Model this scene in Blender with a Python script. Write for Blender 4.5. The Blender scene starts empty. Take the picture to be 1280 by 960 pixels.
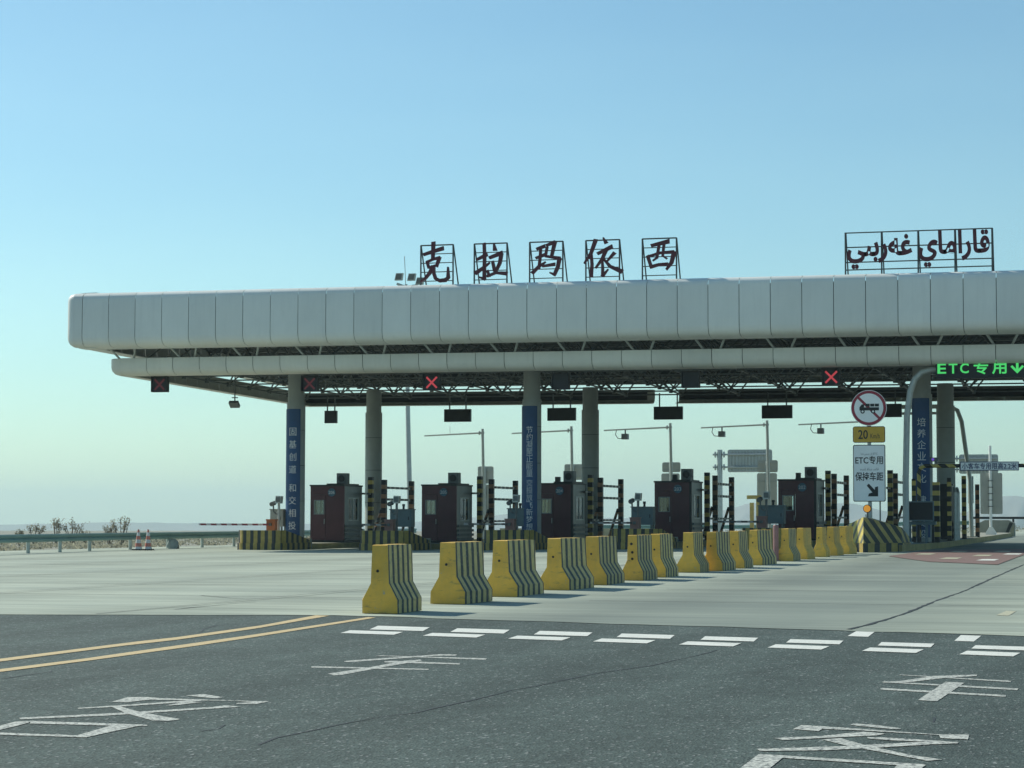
import bpy, bmesh, math, random
from mathutils import Vector, Matrix
C = bpy.context.scene.collection
SC = bpy.context.scene
rnd = random.Random(7)
# ------------------------------------------------------------------ camera, light, sky
cam_d = bpy.data.cameras.new("camera")
cam = bpy.data.objects.new("camera", cam_d); C.objects.link(cam)
cam_d.sensor_width = 36.0; cam_d.lens = 36.0 * 2800.0 / 1280.0
cam_d.clip_start = 0.1; cam_d.clip_end = 30000
YAW = math.radians(16.3); PITCH = math.atan(169 / 2800.0); ROLL = 0.002
f0 = Vector((-math.sin(YAW), math.cos(YAW), 0)); r0 = Vector((math.cos(YAW), math.sin(YAW), 0))
fw = f0 * math.cos(PITCH) + Vector((0, 0, 1)) * math.sin(PITCH); u0 = r0.cross(fw)
cr = r0 * math.cos(ROLL) + u0 * math.sin(ROLL); cu = u0 * math.cos(ROLL) - r0 * math.sin(ROLL)
cam.matrix_world = Matrix(((cr.x, cu.x, -fw.x, 0), (cr.y, cu.y, -fw.y, 0), (cr.z, cu.z, -fw.z, 1.35), (0, 0, 0, 1)))
SC.camera = cam

SUN_EL = math.radians(38.0); SUN_AZ = math.atan2(-0.93, 0.37)      # azimuth from +Y towards +X
sun_d = bpy.data.lights.new("sun", 'SUN'); sun_d.energy = 4.8; sun_d.angle = math.radians(0.5); sun_d.color = (1.0, 0.96, 0.82)
sun = bpy.data.objects.new("sun", sun_d); C.objects.link(sun)
sdir = Vector((math.sin(SUN_AZ) * math.cos(SUN_EL), math.cos(SUN_AZ) * math.cos(SUN_EL), math.sin(SUN_EL)))
sun.rotation_euler = (-sdir).to_track_quat('-Z', 'Y').to_euler()

world = bpy.data.worlds.new("World"); SC.world = world; world.use_nodes = True
wn = world.node_tree; wn.nodes.clear()
w_out = wn.nodes.new("ShaderNodeOutputWorld"); w_bg = wn.nodes.new("ShaderNodeBackground")
sky = wn.nodes.new("ShaderNodeTexSky"); sky.sky_type = 'NISHITA'; sky.sun_disc = False
sky.sun_elevation = SUN_EL; sky.sun_rotation = SUN_AZ
sky.altitude = 300; sky.air_density = 1.0; sky.dust_density = 0.6; sky.ozone_density = 1.6
tint = wn.nodes.new("ShaderNodeMix"); tint.data_type = 'RGBA'; tint.blend_type = 'MULTIPLY'; tint.inputs[0].default_value = 1.0
tint.inputs[7].default_value = (0.82, 1.11, 1.10, 1)
wn.links.new(sky.outputs[0], tint.inputs[6])
# very faint uneven high haze
w_tc = wn.nodes.new("ShaderNodeTexCoord"); w_mp = wn.nodes.new("ShaderNodeMapping"); w_mp.inputs[3].default_value = (3.0, 3.0, 14.0)
w_no = wn.nodes.new("ShaderNodeTexNoise"); w_no.inputs["Scale"].default_value = 1.6; w_no.inputs["Detail"].default_value = 6
w_rp = wn.nodes.new("ShaderNodeValToRGB"); w_rp.color_ramp.elements[0].position = 0.35; w_rp.color_ramp.elements[1].position = 0.7
w_rp.color_ramp.elements[0].color = (0.985, 0.99, 0.995, 1); w_rp.color_ramp.elements[1].color = (1.045, 1.025, 1.01, 1)
w_mx = wn.nodes.new("ShaderNodeMix"); w_mx.data_type = 'RGBA'; w_mx.blend_type = 'MULTIPLY'; w_mx.inputs[0].default_value = 1.0
wn.links.new(w_tc.outputs["Generated"], w_mp.inputs[0]); wn.links.new(w_mp.outputs[0], w_no.inputs["Vector"]); wn.links.new(w_no.outputs["Fac"], w_rp.inputs[0])
wn.links.new(tint.outputs[2], w_mx.inputs[6]); wn.links.new(w_rp.outputs[0], w_mx.inputs[7]); wn.links.new(w_mx.outputs[2], w_bg.inputs[0])
w_bg.inputs[1].default_value = 0.110
wn.links.new(w_bg.outputs[0], w_out.inputs[0])
SC.view_settings.view_transform = 'Standard'; SC.view_settings.look = 'None'
SC.view_settings.exposure = 0.0; SC.view_settings.gamma = 1.0
SC.cycles.volume_bounces = 0
SC.cycles.max_bounces = 8; SC.cycles.transparent_max_bounces = 12

# ------------------------------------------------------------------ materials
MATS = {}
def new_mat(name):
    m = bpy.data.materials.new(name); m.use_nodes = True
    nt = m.node_tree; b = nt.nodes["Principled BSDF"]
    return m, nt, b
def node(nt, kind, **kw):
    n = nt.nodes.new(kind)
    for k, v in kw.items(): setattr(n, k, v)
    return n
def mixc(nt, fac, a, b, blend='MIX'):
    n = node(nt, "ShaderNodeMix", data_type='RGBA', blend_type=blend)
    for s, v in ((0, fac), (6, a), (7, b)):
        if isinstance(v, bpy.types.NodeSocket): nt.links.new(v, n.inputs[s])
        else: n.inputs[s].default_value = v if s == 0 else (*v[:3], 1)
    return n.outputs[2]
def noise(nt, scale, detail=4, rough=0.55, vec=None):
    n = node(nt, "ShaderNodeTexNoise"); n.inputs["Scale"].default_value = scale
    n.inputs["Detail"].default_value = detail; n.inputs["Roughness"].default_value = rough
    if vec is not None: nt.links.new(vec, n.inputs["Vector"])
    return n.outputs["Fac"]
def ramp(nt, fac, p0, p1, c0=(0, 0, 0), c1=(1, 1, 1)):
    r = node(nt, "ShaderNodeValToRGB"); nt.links.new(fac, r.inputs[0])
    r.color_ramp.elements[0].position = p0; r.color_ramp.elements[1].position = p1
    r.color_ramp.elements[0].color = (*c0, 1); r.color_ramp.elements[1].color = (*c1, 1)
    return r.outputs[0]
def math_(nt, op, a, b=None, c=None):
    n = node(nt, "ShaderNodeMath", operation=op)
    for i, v in enumerate((a, b, c)):
        if v is None: continue
        if isinstance(v, bpy.types.NodeSocket): nt.links.new(v, n.inputs[i])
        else: n.inputs[i].default_value = v
    return n.outputs[0]
def coords(nt, kind="Object"):
    t = node(nt, "ShaderNodeTexCoord"); return t.outputs[kind]
def scaled(nt, vec, s, rot=(0, 0, 0)):
    m = node(nt, "ShaderNodeMapping"); nt.links.new(vec, m.inputs[0]); m.inputs[3].default_value = s; m.inputs[2].default_value = rot
    return m.outputs[0]
def bump(nt, b, h, strength, dist=0.02):
    n = node(nt, "ShaderNodeBump"); n.inputs["Strength"].default_value = strength; n.inputs["Distance"].default_value = dist
    nt.links.new(h, n.inputs["Height"]); nt.links.new(n.outputs[0], b.inputs["Normal"])
def mat(name, col, rough=0.6, metal=0.0, var=0.25, scale=3.0, dirt=None, dirt_amt=0.5, bmp=0.0, spec=0.4):
    if name in MATS: return MATS[name]
    m, nt, b = new_mat(name); co = coords(nt)
    f = noise(nt, scale, 5, 0.6, co)
    lo = tuple(c * (1 - var) for c in col); hi = tuple(min(1, c * (1 + var)) for c in col)
    c = ramp(nt, f, 0.3, 0.7, lo, hi)
    if dirt:
        f2 = noise(nt, scale * 0.45, 6, 0.7, scaled(nt, co, (1, 1, 0.45)))
        k = ramp(nt, f2, 0.45, 0.75, (0, 0, 0), (dirt_amt,) * 3)
        c = mixc(nt, k, c, dirt)
    nt.links.new(c, b.inputs["Base Color"])
    b.inputs["Roughness"].default_value = rough; b.inputs["Metallic"].default_value = metal
    b.inputs["Specular IOR Level"].default_value = spec
    if bmp: bump(nt, b, noise(nt, scale * 8, 3, 0.6, co), bmp, 0.01)
    MATS[name] = m; return m
def stripes(name, c1, c2, vec3, period, duty=0.5, wobble=0.02, rough=0.6, wear=None, space="Object"):
    """painted bands across the direction vec3 (object space)"""
    if name in MATS: return MATS[name]
    m, nt, b = new_mat(name); co = coords(nt)
    d = node(nt, "ShaderNodeVectorMath", operation='DOT_PRODUCT'); nt.links.new(coords(nt, space), d.inputs[0]); d.inputs[1].default_value = vec3
    w = math_(nt, 'MULTIPLY_ADD', noise(nt, 4, 3, 0.6, co), wobble, d.outputs["Value"])
    f = math_(nt, 'FRACT', math_(nt, 'ADD', math_(nt, 'DIVIDE', w, period), 100.0))
    k = math_(nt, 'LESS_THAN', f, duty)
    v = ramp(nt, noise(nt, 5, 5, 0.65, co), 0.3, 0.7, (0.72,) * 3, (1.15,) * 3)
    c = mixc(nt, 1.0, mixc(nt, k, c1, c2), v, 'MULTIPLY')
    if wear:
        k2 = ramp(nt, noise(nt, 14, 6, 0.7, co), 0.58, 0.66, (0, 0, 0), (0.8,) * 3)
        c = mixc(nt, k2, c, wear)
    nt.links.new(c, b.inputs["Base Color"]); b.inputs["Roughness"].default_value = rough
    MATS[name] = m; return m
def emis(name, col, strength, base=(0.02, 0.02, 0.02)):
    if name in MATS: return MATS[name]
    m, nt, b = new_mat(name); b.inputs["Base Color"].default_value = (*base, 1); b.inputs["Roughness"].default_value = 0.5
    b.inputs["Emission Color"].default_value = (*col, 1); b.inputs["Emission Strength"].default_value = strength
    MATS[name] = m; return m
def glass(name, tint_=(0.90, 0.97, 0.95)):
    if name in MATS: return MATS[name]
    m, nt, b = new_mat(name)
    tr = node(nt, "ShaderNodeBsdfTransparent"); tr.inputs[0].default_value = (*tint_, 1)
    gl = node(nt, "ShaderNodeBsdfGlossy"); gl.inputs["Roughness"].default_value = 0.05
    fr = node(nt, "ShaderNodeFresnel"); fr.inputs[0].default_value = 1.5
    k = math_(nt, 'MULTIPLY_ADD', fr.outputs[0], 1.0, 0.04)
    mx = node(nt, "ShaderNodeMixShader"); nt.links.new(k, mx.inputs[0]); nt.links.new(tr.outputs[0], mx.inputs[1]); nt.links.new(gl.outputs[0], mx.inputs[2])
    nt.links.new(mx.outputs[0], nt.nodes["Material Output"].inputs[0]); MATS[name] = m; return m

def asphalt_mat():
    m, nt, b = new_mat("asphalt"); co = coords(nt)
    big = noise(nt, 0.22, 5, 0.6, scaled(nt, co, (1.0, 0.35, 1)))
    c = ramp(nt, big, 0.3, 0.72, (0.053, 0.074, 0.068), (0.084, 0.113, 0.103))
    vo = node(nt, "ShaderNodeTexVoronoi"); vo.inputs["Scale"].default_value = 62; nt.links.new(scaled(nt, co, (1, 0.5, 1)), vo.inputs[0])
    sp = node(nt, "ShaderNodeSeparateColor"); nt.links.new(vo.outputs["Color"], sp.inputs[0])
    c = mixc(nt, 1.0, c, ramp(nt, sp.outputs[0], 0.0, 1.0, (0.62,) * 3, (1.3,) * 3), 'MULTIPLY')
    pale = ramp(nt, sp.outputs[1], 0.955, 0.975); c = mixc(nt, pale, c, (0.22, 0.24, 0.235))
    mid = ramp(nt, noise(nt, 2.2, 6, 0.75, scaled(nt, co, (1, 0.4, 1))), 0.35, 0.7, (0.8,) * 3, (1.18,) * 3)
    c = mixc(nt, 1.0, c, mid, 'MULTIPLY')
    sx = node(nt, "ShaderNodeSeparateXYZ"); nt.links.new(co, sx.inputs[0])
    wx = math_(nt, 'MULTIPLY_ADD', noise(nt, 0.12, 4, 0.6, co), 1.6, sx.outputs[0])
    wp = math_(nt, 'SINE', math_(nt, 'MULTIPLY', wx, 3.3))
    c = mixc(nt, 1.0, c, ramp(nt, math_(nt, 'MULTIPLY_ADD', wp, 0.5, 0.5), 0.2, 0.9, (0.93,) * 3, (1.09,) * 3), 'MULTIPLY')
    oil = ramp(nt, noise(nt, 0.55, 5, 0.7, scaled(nt, co, (1.6, 0.4, 1))), 0.60, 0.74, (1,) * 3, (0.74,) * 3); c = mixc(nt, 1.0, c, oil, 'MULTIPLY')
    pal = ramp(nt, noise(nt, 0.8, 6, 0.75, scaled(nt, co, (1.2, 0.3, 1))), 0.60, 0.8, (0,) * 3, (0.4,) * 3); c = mixc(nt, pal, c, (0.155, 0.18, 0.165))
    nt.links.new(c, b.inputs["Base Color"]); b.inputs["Roughness"].default_value = 0.85; b.inputs["Specular IOR Level"].default_value = 0.25
    bump(nt, b, vo.outputs["Distance"], 0.5, 0.012)
    return m
def concrete_mat():
    m, nt, b = new_mat("apron_concrete"); co = coords(nt)
    st = noise(nt, 0.5, 6, 0.65, scaled(nt, co, (0.12, 1.0, 1)))                 # broom-finish bands across the lanes
    c = ramp(nt, st, 0.3, 0.7, (0.315, 0.355, 0.295), (0.485, 0.53, 0.43))
    st2 = noise(nt, 2.6, 5, 0.7, scaled(nt, co, (0.08, 1.0, 1)))
    c = mixc(nt, 1.0, c, ramp(nt, st2, 0.35, 0.7, (0.72,) * 3, (1.10,) * 3), 'MULTIPLY')
    blot = noise(nt, 0.16, 5, 0.6, co)
    c = mixc(nt, ramp(nt, blot, 0.48, 0.72, (0,) * 3, (0.55,) * 3), c, (0.27, 0.315, 0.275))
    sx = node(nt, "ShaderNodeSeparateXYZ"); nt.links.new(co, sx.inputs[0])
    # tyre-darkened lane between the barrier row and the lane joint
    warp = math_(nt, 'MULTIPLY_ADD', noise(nt, 0.25, 4, 0.6, co), 2.2, sx.outputs[0])
    dist = math_(nt, 'ABSOLUTE', math_(nt, 'ADD', warp, 5.2))
    lane = ramp(nt, math_(nt, 'DIVIDE', dist, 6.0), 0.25, 0.7, (0.88,) * 3, (0,) * 3)
    lane = math_(nt, 'MULTIPLY', lane, ramp(nt, noise(nt, 0.45, 5, 0.7, scaled(nt, co, (0.15, 1, 1))), 0.25, 0.6, (0.55,) * 3, (1,) * 3))
    c = mixc(nt, lane, c, (0.165, 0.195, 0.172))
    tr = math_(nt, 'SINE', math_(nt, 'MULTIPLY', math_(nt, 'MULTIPLY_ADD', noise(nt, 0.1, 4, 0.6, co), 3.0, sx.outputs[0]), 1.13))
    c = mixc(nt, 1.0, c, ramp(nt, math_(nt, 'MULTIPLY_ADD', tr, 0.5, 0.5), 0.1, 0.8, (0.90,) * 3, (1.03,) * 3), 'MULTIPLY')
    drip = ramp(nt, noise(nt, 1.3, 6, 0.8, scaled(nt, co, (1.0, 0.5, 1))), 0.64, 0.74, (1,) * 3, (0.72,) * 3); c = mixc(nt, 1.0, c, drip, 'MULTIPLY')
    nt.links.new(c, b.inputs["Base Color"]); b.inputs["Roughness"].default_value = 0.8; b.inputs["Specular IOR Level"].default_value = 0.3
    bump(nt, b, noise(nt, 9, 4, 0.7, scaled(nt, co, (0.3, 1, 1))), 0.25, 0.01)
    return m
def ground_mat():
    m, nt, b = new_mat("desert_soil"); co = coords(nt)
    c = ramp(nt, noise(nt, 0.05, 7, 0.65, co), 0.3, 0.7, (0.19, 0.19, 0.15), (0.29, 0.29, 0.24))
    sc = ramp(nt, noise(nt, 0.6, 6, 0.7, co), 0.52, 0.66, (0, 0, 0), (0.75,) * 3); c = mixc(nt, sc, c, (0.11, 0.115, 0.065))
    nt.links.new(c, b.inputs["Base Color"]); b.inputs["Roughness"].default_value = 0.95
    return m
def paint_mat(name, col, wear_col, wear=0.5):
    m, nt, b = new_mat(name); co = coords(nt)
    v = ramp(nt, noise(nt, 3, 5, 0.65, co), 0.3, 0.7, tuple(c * 0.82 for c in col), col)
    k = ramp(nt, noise(nt, 26, 6, 0.75, co), wear, wear + 0.1); c = mixc(nt, k, v, wear_col)
    nt.links.new(c, b.inputs["Base Color"]); b.inputs["Roughness"].default_value = 0.75; MATS[name] = m
    return m

M_ASPH = asphalt_mat(); M_CONC = concrete_mat(); M_SOIL = ground_mat()
M_WLINE = paint_mat("white_road_paint", (0.74, 0.75, 0.69), (0.20, 0.21, 0.20), 0.56)
M_WWORN = paint_mat("worn_white_road_paint", (0.60, 0.61, 0.55), (0.12, 0.13, 0.125), 0.475)
M_YLINE = paint_mat("yellow_road_paint", (0.62, 0.47, 0.24), (0.22, 0.21, 0.17), 0.56)
M_YPALE = paint_mat("pale_yellow_road_paint", (0.52, 0.50, 0.34), (0.30, 0.31, 0.28), 0.5)
M_REDP = paint_mat("red_road_surface", (0.205, 0.110, 0.098), (0.24, 0.23, 0.20), 0.51)
M_TAR = mat("crack_tar", (0.032, 0.037, 0.038), 0.7)
M_JOINT = mat("joint_filler", (0.10, 0.105, 0.10), 0.8)
M_ALU = mat("painted_aluminium", (0.74, 0.76, 0.72), 0.5, 0.0, 0.03, 0.6, (0.52, 0.54, 0.52), 0.35, spec=0.5)
M_ALU2 = mat("lower_aluminium", (0.68, 0.68, 0.62), 0.5, 0.0, 0.04, 0.6, (0.47, 0.49, 0.45), 0.4)
M_DARKGAP = mat("dark_backing", (0.035, 0.04, 0.04), 0.9)
M_ROOF = mat("roof_sheet", (0.16, 0.18, 0.18), 0.7, 0.0, 0.2, 1.0)
M_STEELD = mat("grey_steel", (0.13, 0.145, 0.145), 0.55, 0.2)
M_STEELL = mat("light_steel", (0.42, 0.45, 0.43), 0.45, 0.3, 0.1)
M_GALV = mat("galvanised_steel", (0.40, 0.43, 0.42), 0.4, 0.6, 0.15, 5)
M_COL = mat("column_cladding", (0.34, 0.365, 0.345), 0.55, 0.0, 0.1, 1.5, (0.24, 0.25, 0.235), 0.5)
M_BLUE = mat("blue_banner", (0.024, 0.075, 0.19), 0.55, 0.0, 0.15, 1.2, (0.03, 0.06, 0.12), 0.4)
M_PRINT = mat("white_print", (0.66, 0.69, 0.69), 0.6, 0, 0.1, 4)
M_MAROON = mat("maroon_steel", (0.085, 0.028, 0.036), 0.38, 0.1, 0.2, 1.5, (0.045, 0.028, 0.035), 0.4)
M_BOOTHG = mat("booth_grey_steel", (0.20, 0.225, 0.225), 0.42, 0.2, 0.15, 2)
for _m in (M_ALU, M_ALU2):          # every sheet-metal panel weathers a little differently, with faint rain streaks
    _nt = _m.node_tree; _b = _nt.nodes["Principled BSDF"]; _src = _b.inputs["Base Color"].links[0].from_socket
    _oi = node(_nt, "ShaderNodeObjectInfo")
    _c = mixc(_nt, 1.0, _src, ramp(_nt, _oi.outputs["Random"], 0.0, 1.0, (0.93,) * 3, (1.03,) * 3), 'MULTIPLY')
    _st = ramp(_nt, noise(_nt, 3.0, 5, 0.7, scaled(_nt, coords(_nt), (2.2, 2.2, 0.12))), 0.5, 0.75, (1.0,) * 3, (0.945,) * 3)
    _nt.links.new(mixc(_nt, 1.0, _c, _st, 'MULTIPLY'), _b.inputs["Base Color"])
    bump(_nt, _b, noise(_nt, 0.9, 2, 0.5, coords(_nt)), 0.12, 0.03)
M_BLACK = mat("black_plastic", (0.018, 0.020, 0.022), 0.5)
M_SCREEN = mat("led_screen_off", (0.012, 0.014, 0.018), 0.45)
M_BADGE = mat("badge_blue", (0.06, 0.14, 0.20), 0.5)
M_CABB = mat("blue_grey_cabinet", (0.115, 0.165, 0.18), 0.5, 0.0, 0.15, 2)
M_CABG = mat("beige_cabinet", (0.34, 0.345, 0.31), 0.6)
M_ORANGE = mat("orange_housing", (0.36, 0.13, 0.055), 0.5, 0, 0.2, 3)
M_PINKB = mat("faded_red_housing", (0.24, 0.13, 0.115), 0.55, 0, 0.2, 3)
M_WHITEP = mat("white_sign_face", (0.90, 0.91, 0.88), 0.45, 0, 0.05, 2)
M_SIGNBACK = mat("sign_back", (0.42, 0.44, 0.41), 0.5, 0.2, 0.1, 1)
M_YSIGN = mat("yellow_sign_face", (0.60, 0.36, 0.045), 0.45, 0, 0.1, 3)
M_RSIGN = mat("red_sign_ring", (0.30, 0.03, 0.05), 0.45)
M_INK = mat("black_print", (0.02, 0.022, 0.024), 0.5)
M_GREYINK = mat("grey_print", (0.22, 0.23, 0.23), 0.5)
M_BLUEINK = mat("dark_blue_print", (0.03, 0.045, 0.13), 0.5)
M_RAIL = mat("green_grey_rail", (0.17, 0.29, 0.265), 0.5, 0.0, 0.12, 0.8)
M_RAILPOST = mat("pale_rail_post", (0.42, 0.45, 0.40), 0.6)
M_YEL = mat("barrier_yellow", (0.74, 0.45, 0.08), 0.7, 0, 0.16, 2.5, (0.40, 0.33, 0.16), 0.75, 0.3)
M_BLK = mat("barrier_black", (0.045, 0.05, 0.045), 0.7)
M_BSTR = stripes("barrier_stripes", (0.60, 0.47, 0.19), (0.06, 0.062, 0.058), (0, 1, 0.02), 0.195, 0.44, 0.025, 0.7, (0.30, 0.29, 0.23), "Generated")
M_BSTRN = stripes("bumper_stripes", (0.40, 0.29, 0.075), (0.040, 0.045, 0.042), (1, 0, 0), 0.335, 0.46, 0.02, 0.65)
M_BSTRY = stripes("bumper_side_stripes", (0.40, 0.29, 0.075), (0.040, 0.045, 0.042), (0, 1, 0), 0.60, 0.46, 0.02, 0.65)
M_DIAGR = stripes("nose_stripes_right_shaded", (0.44, 0.34, 0.10), (0.035, 0.040, 0.038), (0.8, 0.25, 0.72), 0.36, 0.55, 0.01, 0.6)  # darker copy, shade on the right nose face is part of the colour
M_DIAGL = stripes("nose_stripes_left_sunlit", (0.66, 0.53, 0.16), (0.16, 0.17, 0.14), (-0.8, 0.25, 0.72), 0.36, 0.42, 0.01, 0.6)  # paler copy, sunlight on the left nose face is part of the colour
M_POSTST = stripes("post_stripes", (0.60, 0.43, 0.11), (0.022, 0.024, 0.024), (0, 0, 1), 0.42, 0.55, 0.0, 0.55)
M_POSTRD = stripes("worn_post_stripes", (0.36, 0.20, 0.11), (0.022, 0.022, 0.024), (0, 0, 1), 0.46, 0.55, 0.0, 0.55)
M_BARST = stripes("bar_stripes", (0.45, 0.43, 0.36), (0.025, 0.027, 0.028), (0, 1, 0), 0.7, 0.6, 0.0, 0.55)
M_BARSX = stripes("cross_bar_stripes", (0.55, 0.46, 0.16), (0.022, 0.024, 0.024), (1, 0, 0), 0.66, 0.5, 0.0, 0.55)
M_ARMST = stripes("arm_stripes", (0.60, 0.55, 0.55), (0.25, 0.035, 0.05), (1, 0, 0.4), 0.5, 0.55, 0.0, 0.45)
M_ARMDIM = stripes("shaded_arm_stripes", (0.34, 0.33, 0.31), (0.06, 0.055, 0.055), (1, 0, 0.4), 0.5, 0.55, 0.0, 0.5)  # arms under the canopy: their shade is put into these dark grey stripes
M_PIPEST = stripes("pipe_stripes", (0.55, 0.43, 0.12), (0.022, 0.024, 0.024), (0.9, 0, 1), 0.55, 0.5, 0.0, 0.5)
M_CONEST = stripes("cone_bands", (0.62, 0.20, 0.14), (0.68, 0.66, 0.62), (0, 0, 1), 0.30, 0.5, 0.0, 0.55)
M_LETTER = mat("dark_red_letter", (0.085, 0.015, 0.026), 0.5, 0, 0.15)
M_FRAME = mat("frame_steel", (0.045, 0.06, 0.065), 0.6)
M_ROCK = mat("rubble_rock", (0.30, 0.33, 0.30), 0.9, 0, 0.35, 2.5, bmp=0.6)
M_LEAF = mat("dry_leaf", (0.21, 0.21, 0.16), 0.8, 0, 0.4, 6)
M_LEAF2 = mat("sage_leaf", (0.28, 0.275, 0.21), 0.8, 0, 0.4, 6)
for _m in (M_LEAF, M_LEAF2):         # thin leaves let sunlight through
    _nt = _m.node_tree; _b = _nt.nodes["Principled BSDF"]; _tl = node(_nt, "ShaderNodeBsdfTranslucent"); _mx = node(_nt, "ShaderNodeMixShader"); _mx.inputs[0].default_value = 0.5
    _nt.links.new(_b.inputs["Base Color"].links[0].from_socket, _tl.inputs[0]); _nt.links.new(_b.outputs[0], _mx.inputs[1]); _nt.links.new(_tl.outputs[0], _mx.inputs[2])
    _nt.links.new(_mx.outputs[0], _nt.nodes["Material Output"].inputs[0])
M_BARK = mat("shrub_bark", (0.2, 0.16, 0.13), 0.9)
M_KERB = mat("kerb_concrete", (0.30, 0.30, 0.245), 0.85, 0, 0.2, 1.2, (0.19, 0.19, 0.15), 0.5, 0.2)
M_KERBY = mat("yellow_kerb_paint", (0.33, 0.27, 0.12), 0.8, 0, 0.25, 1.6, (0.20, 0.18, 0.11), 0.6)
M_BLUEFL = mat("hill_rock", (0.21, 0.20, 0.19), 0.95, 0, 0.2, 0.004)
M_TANW = mat("tan_concrete", (0.38, 0.33, 0.21), 0.85, 0, 0.15, 1.5)
M_YPOST = mat("yellow_machine", (0.52, 0.42, 0.16), 0.55)
M_GLASS = glass("booth_glass")
M_LAMPGLASS = mat("lamp_glass", (0.30, 0.33, 0.34), 0.15)
E_REDB = emis("red_signal_bright", (1.0, 0.10, 0.13), 0.42)
E_REDD = emis("red_signal_dim", (0.8, 0.06, 0.12), 0.075)
E_GREEN = emis("green_led", (0.10, 1.0, 0.22), 0.62)
E_AMBER = emis("amber_lamp", (1.0, 0.42, 0.05), 0.45, (0.6, 0.25, 0.03))

for _m in (M_YEL, M_BSTR):           # each barrier is faded, scuffed and chipped in its own way
    _nt = _m.node_tree; _b = _nt.nodes["Principled BSDF"]; _src = _b.inputs["Base Color"].links[0].from_socket
    _oi = node(_nt, "ShaderNodeObjectInfo"); _co = coords(_nt)
    _off = node(_nt, "ShaderNodeVectorMath", operation='ADD'); _nt.links.new(_co, _off.inputs[0])
    _cx = node(_nt, "ShaderNodeCombineXYZ"); _nt.links.new(math_(_nt, 'MULTIPLY', _oi.outputs["Random"], 60.0), _cx.inputs[1]); _nt.links.new(_cx.outputs[0], _off.inputs[1]); _v = _off.outputs[0]
    _c = mixc(_nt, 1.0, _src, ramp(_nt, _oi.outputs["Random"], 0.0, 1.0, (0.86, 0.87, 0.9), (1.08, 1.06, 1.0)), 'MULTIPLY')
    _sc = ramp(_nt, noise(_nt, 2.2, 6, 0.75, scaled(_nt, _v, (1.5, 1.5, 6.0))), 0.57, 0.68, (0,) * 3, (0.6,) * 3); _c = mixc(_nt, _sc, _c, (0.12, 0.115, 0.09))
    _ch = ramp(_nt, noise(_nt, 9.0, 5, 0.7, _v), 0.66, 0.69, (0,) * 3, (0.85,) * 3); _c = mixc(_nt, _ch, _c, (0.36, 0.36, 0.31))
    _nt.links.new(_c, _b.inputs["Base Color"])

# ------------------------------------------------------------------ mesh helpers
class MB:
    def __init__(s): s.v = []; s.f = []; s.mi = []
    def quadbox(s, P, mi=0):
        o = len(s.v); s.v += [tuple(p) for p in P]
        for q in ((0, 3, 2, 1), (4, 5, 6, 7), (0, 1, 5, 4), (1, 2, 6, 5), (2, 3, 7, 6), (3, 0, 4, 7)):
            s.f.append(tuple(o + i for i in q)); s.mi.append(mi)
        return s
    def box(s, x0, x1, y0, y1, z0, z1, mi=0):
        return s.quadbox([(x0, y0, z0), (x1, y0, z0), (x1, y1, z0), (x0, y1, z0), (x0, y0, z1), (x1, y0, z1), (x1, y1, z1), (x0, y1, z1)], mi)
    def tube(s, pts, r, n=8, mi=0, cap=True):
        pts = [Vector(p) for p in pts]; rs = r if isinstance(r, (list, tuple)) else [r] * len(pts)
        o = len(s.v); up = None
        for i, p in enumerate(pts):
            t = (pts[min(i + 1, len(pts) - 1)] - pts[max(i - 1, 0)]).normalized()
            if up is None: up = Vector((0, 0, 1)) if abs(t.z) < 0.9 else Vector((0, 1, 0))
            a = t.cross(up)
            if a.length < 1e-4: a = t.cross(Vector((1, 0, 0)))
            a.normalize(); b = a.cross(t).normalized(); up = b
            for k in range(n):
                th = 2 * math.pi * (k + 0.5) / n; s.v.append(tuple(p + (a * math.cos(th) + b * math.sin(th)) * rs[i]))
        for i in range(len(pts) - 1):
            for k in range(n):
                s.f.append((o + i * n + k, o + i * n + (k + 1) % n, o + (i + 1) * n + (k + 1) % n, o + (i + 1) * n + k)); s.mi.append(mi)
        if cap:
            s.f.append(tuple(o + k for k in range(n - 1, -1, -1))); s.mi.append(mi)
            q = o + (len(pts) - 1) * n; s.f.append(tuple(q + k for k in range(n))); s.mi.append(mi)
        return s
    def prism(s, poly, frm, ext, mi=0):
        """poly: 2-D points, frm(u,v)->3-D point, ext: extrusion vector"""
        o = len(s.v); n = len(poly); e = Vector(ext)
        P = [Vector(frm(u, v)) for u, v in poly]
        s.v += [tuple(p) for p in P] + [tuple(p + e) for p in P]
        s.f.append(tuple(o + i for i in range(n))); s.mi.append(mi)
        s.f.append(tuple(o + n + i for i in range(n - 1, -1, -1))); s.mi.append(mi)
        for i in range(n):
            j = (i + 1) % n; s.f.append((o + i, o + n + i, o + n + j, o + j)); s.mi.append(mi)
        return s
    def disc(s, c, r, y0, y1, n=28, mi=0):
        return s.prism([(c[0] + r * math.cos(2 * math.pi * i / n), c[1] + r * math.sin(2 * math.pi * i / n)) for i in range(n)], lambda u, v: (u, y0, v), (0, y1 - y0, 0), mi)
    def mesh(s, name, *ms):
        me = bpy.data.meshes.new(name); me.from_pydata(s.v, [], s.f)
        for m in ms: me.materials.append(m)
        if len(ms) > 1: me.polygons.foreach_set("material_index", s.mi)
        bm = bmesh.new(); bm.from_mesh(me); bmesh.ops.recalc_face_normals(bm, faces=bm.faces); bm.to_mesh(me); bm.free()
        me.update(); return me
    def build(s, name, m, parent=None, loc=(0, 0, 0), smooth=False):
        ms = m if isinstance(m, (list, tuple)) else (m,)
        return obj(name, s.mesh(name, *ms), parent, loc, smooth)
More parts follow.
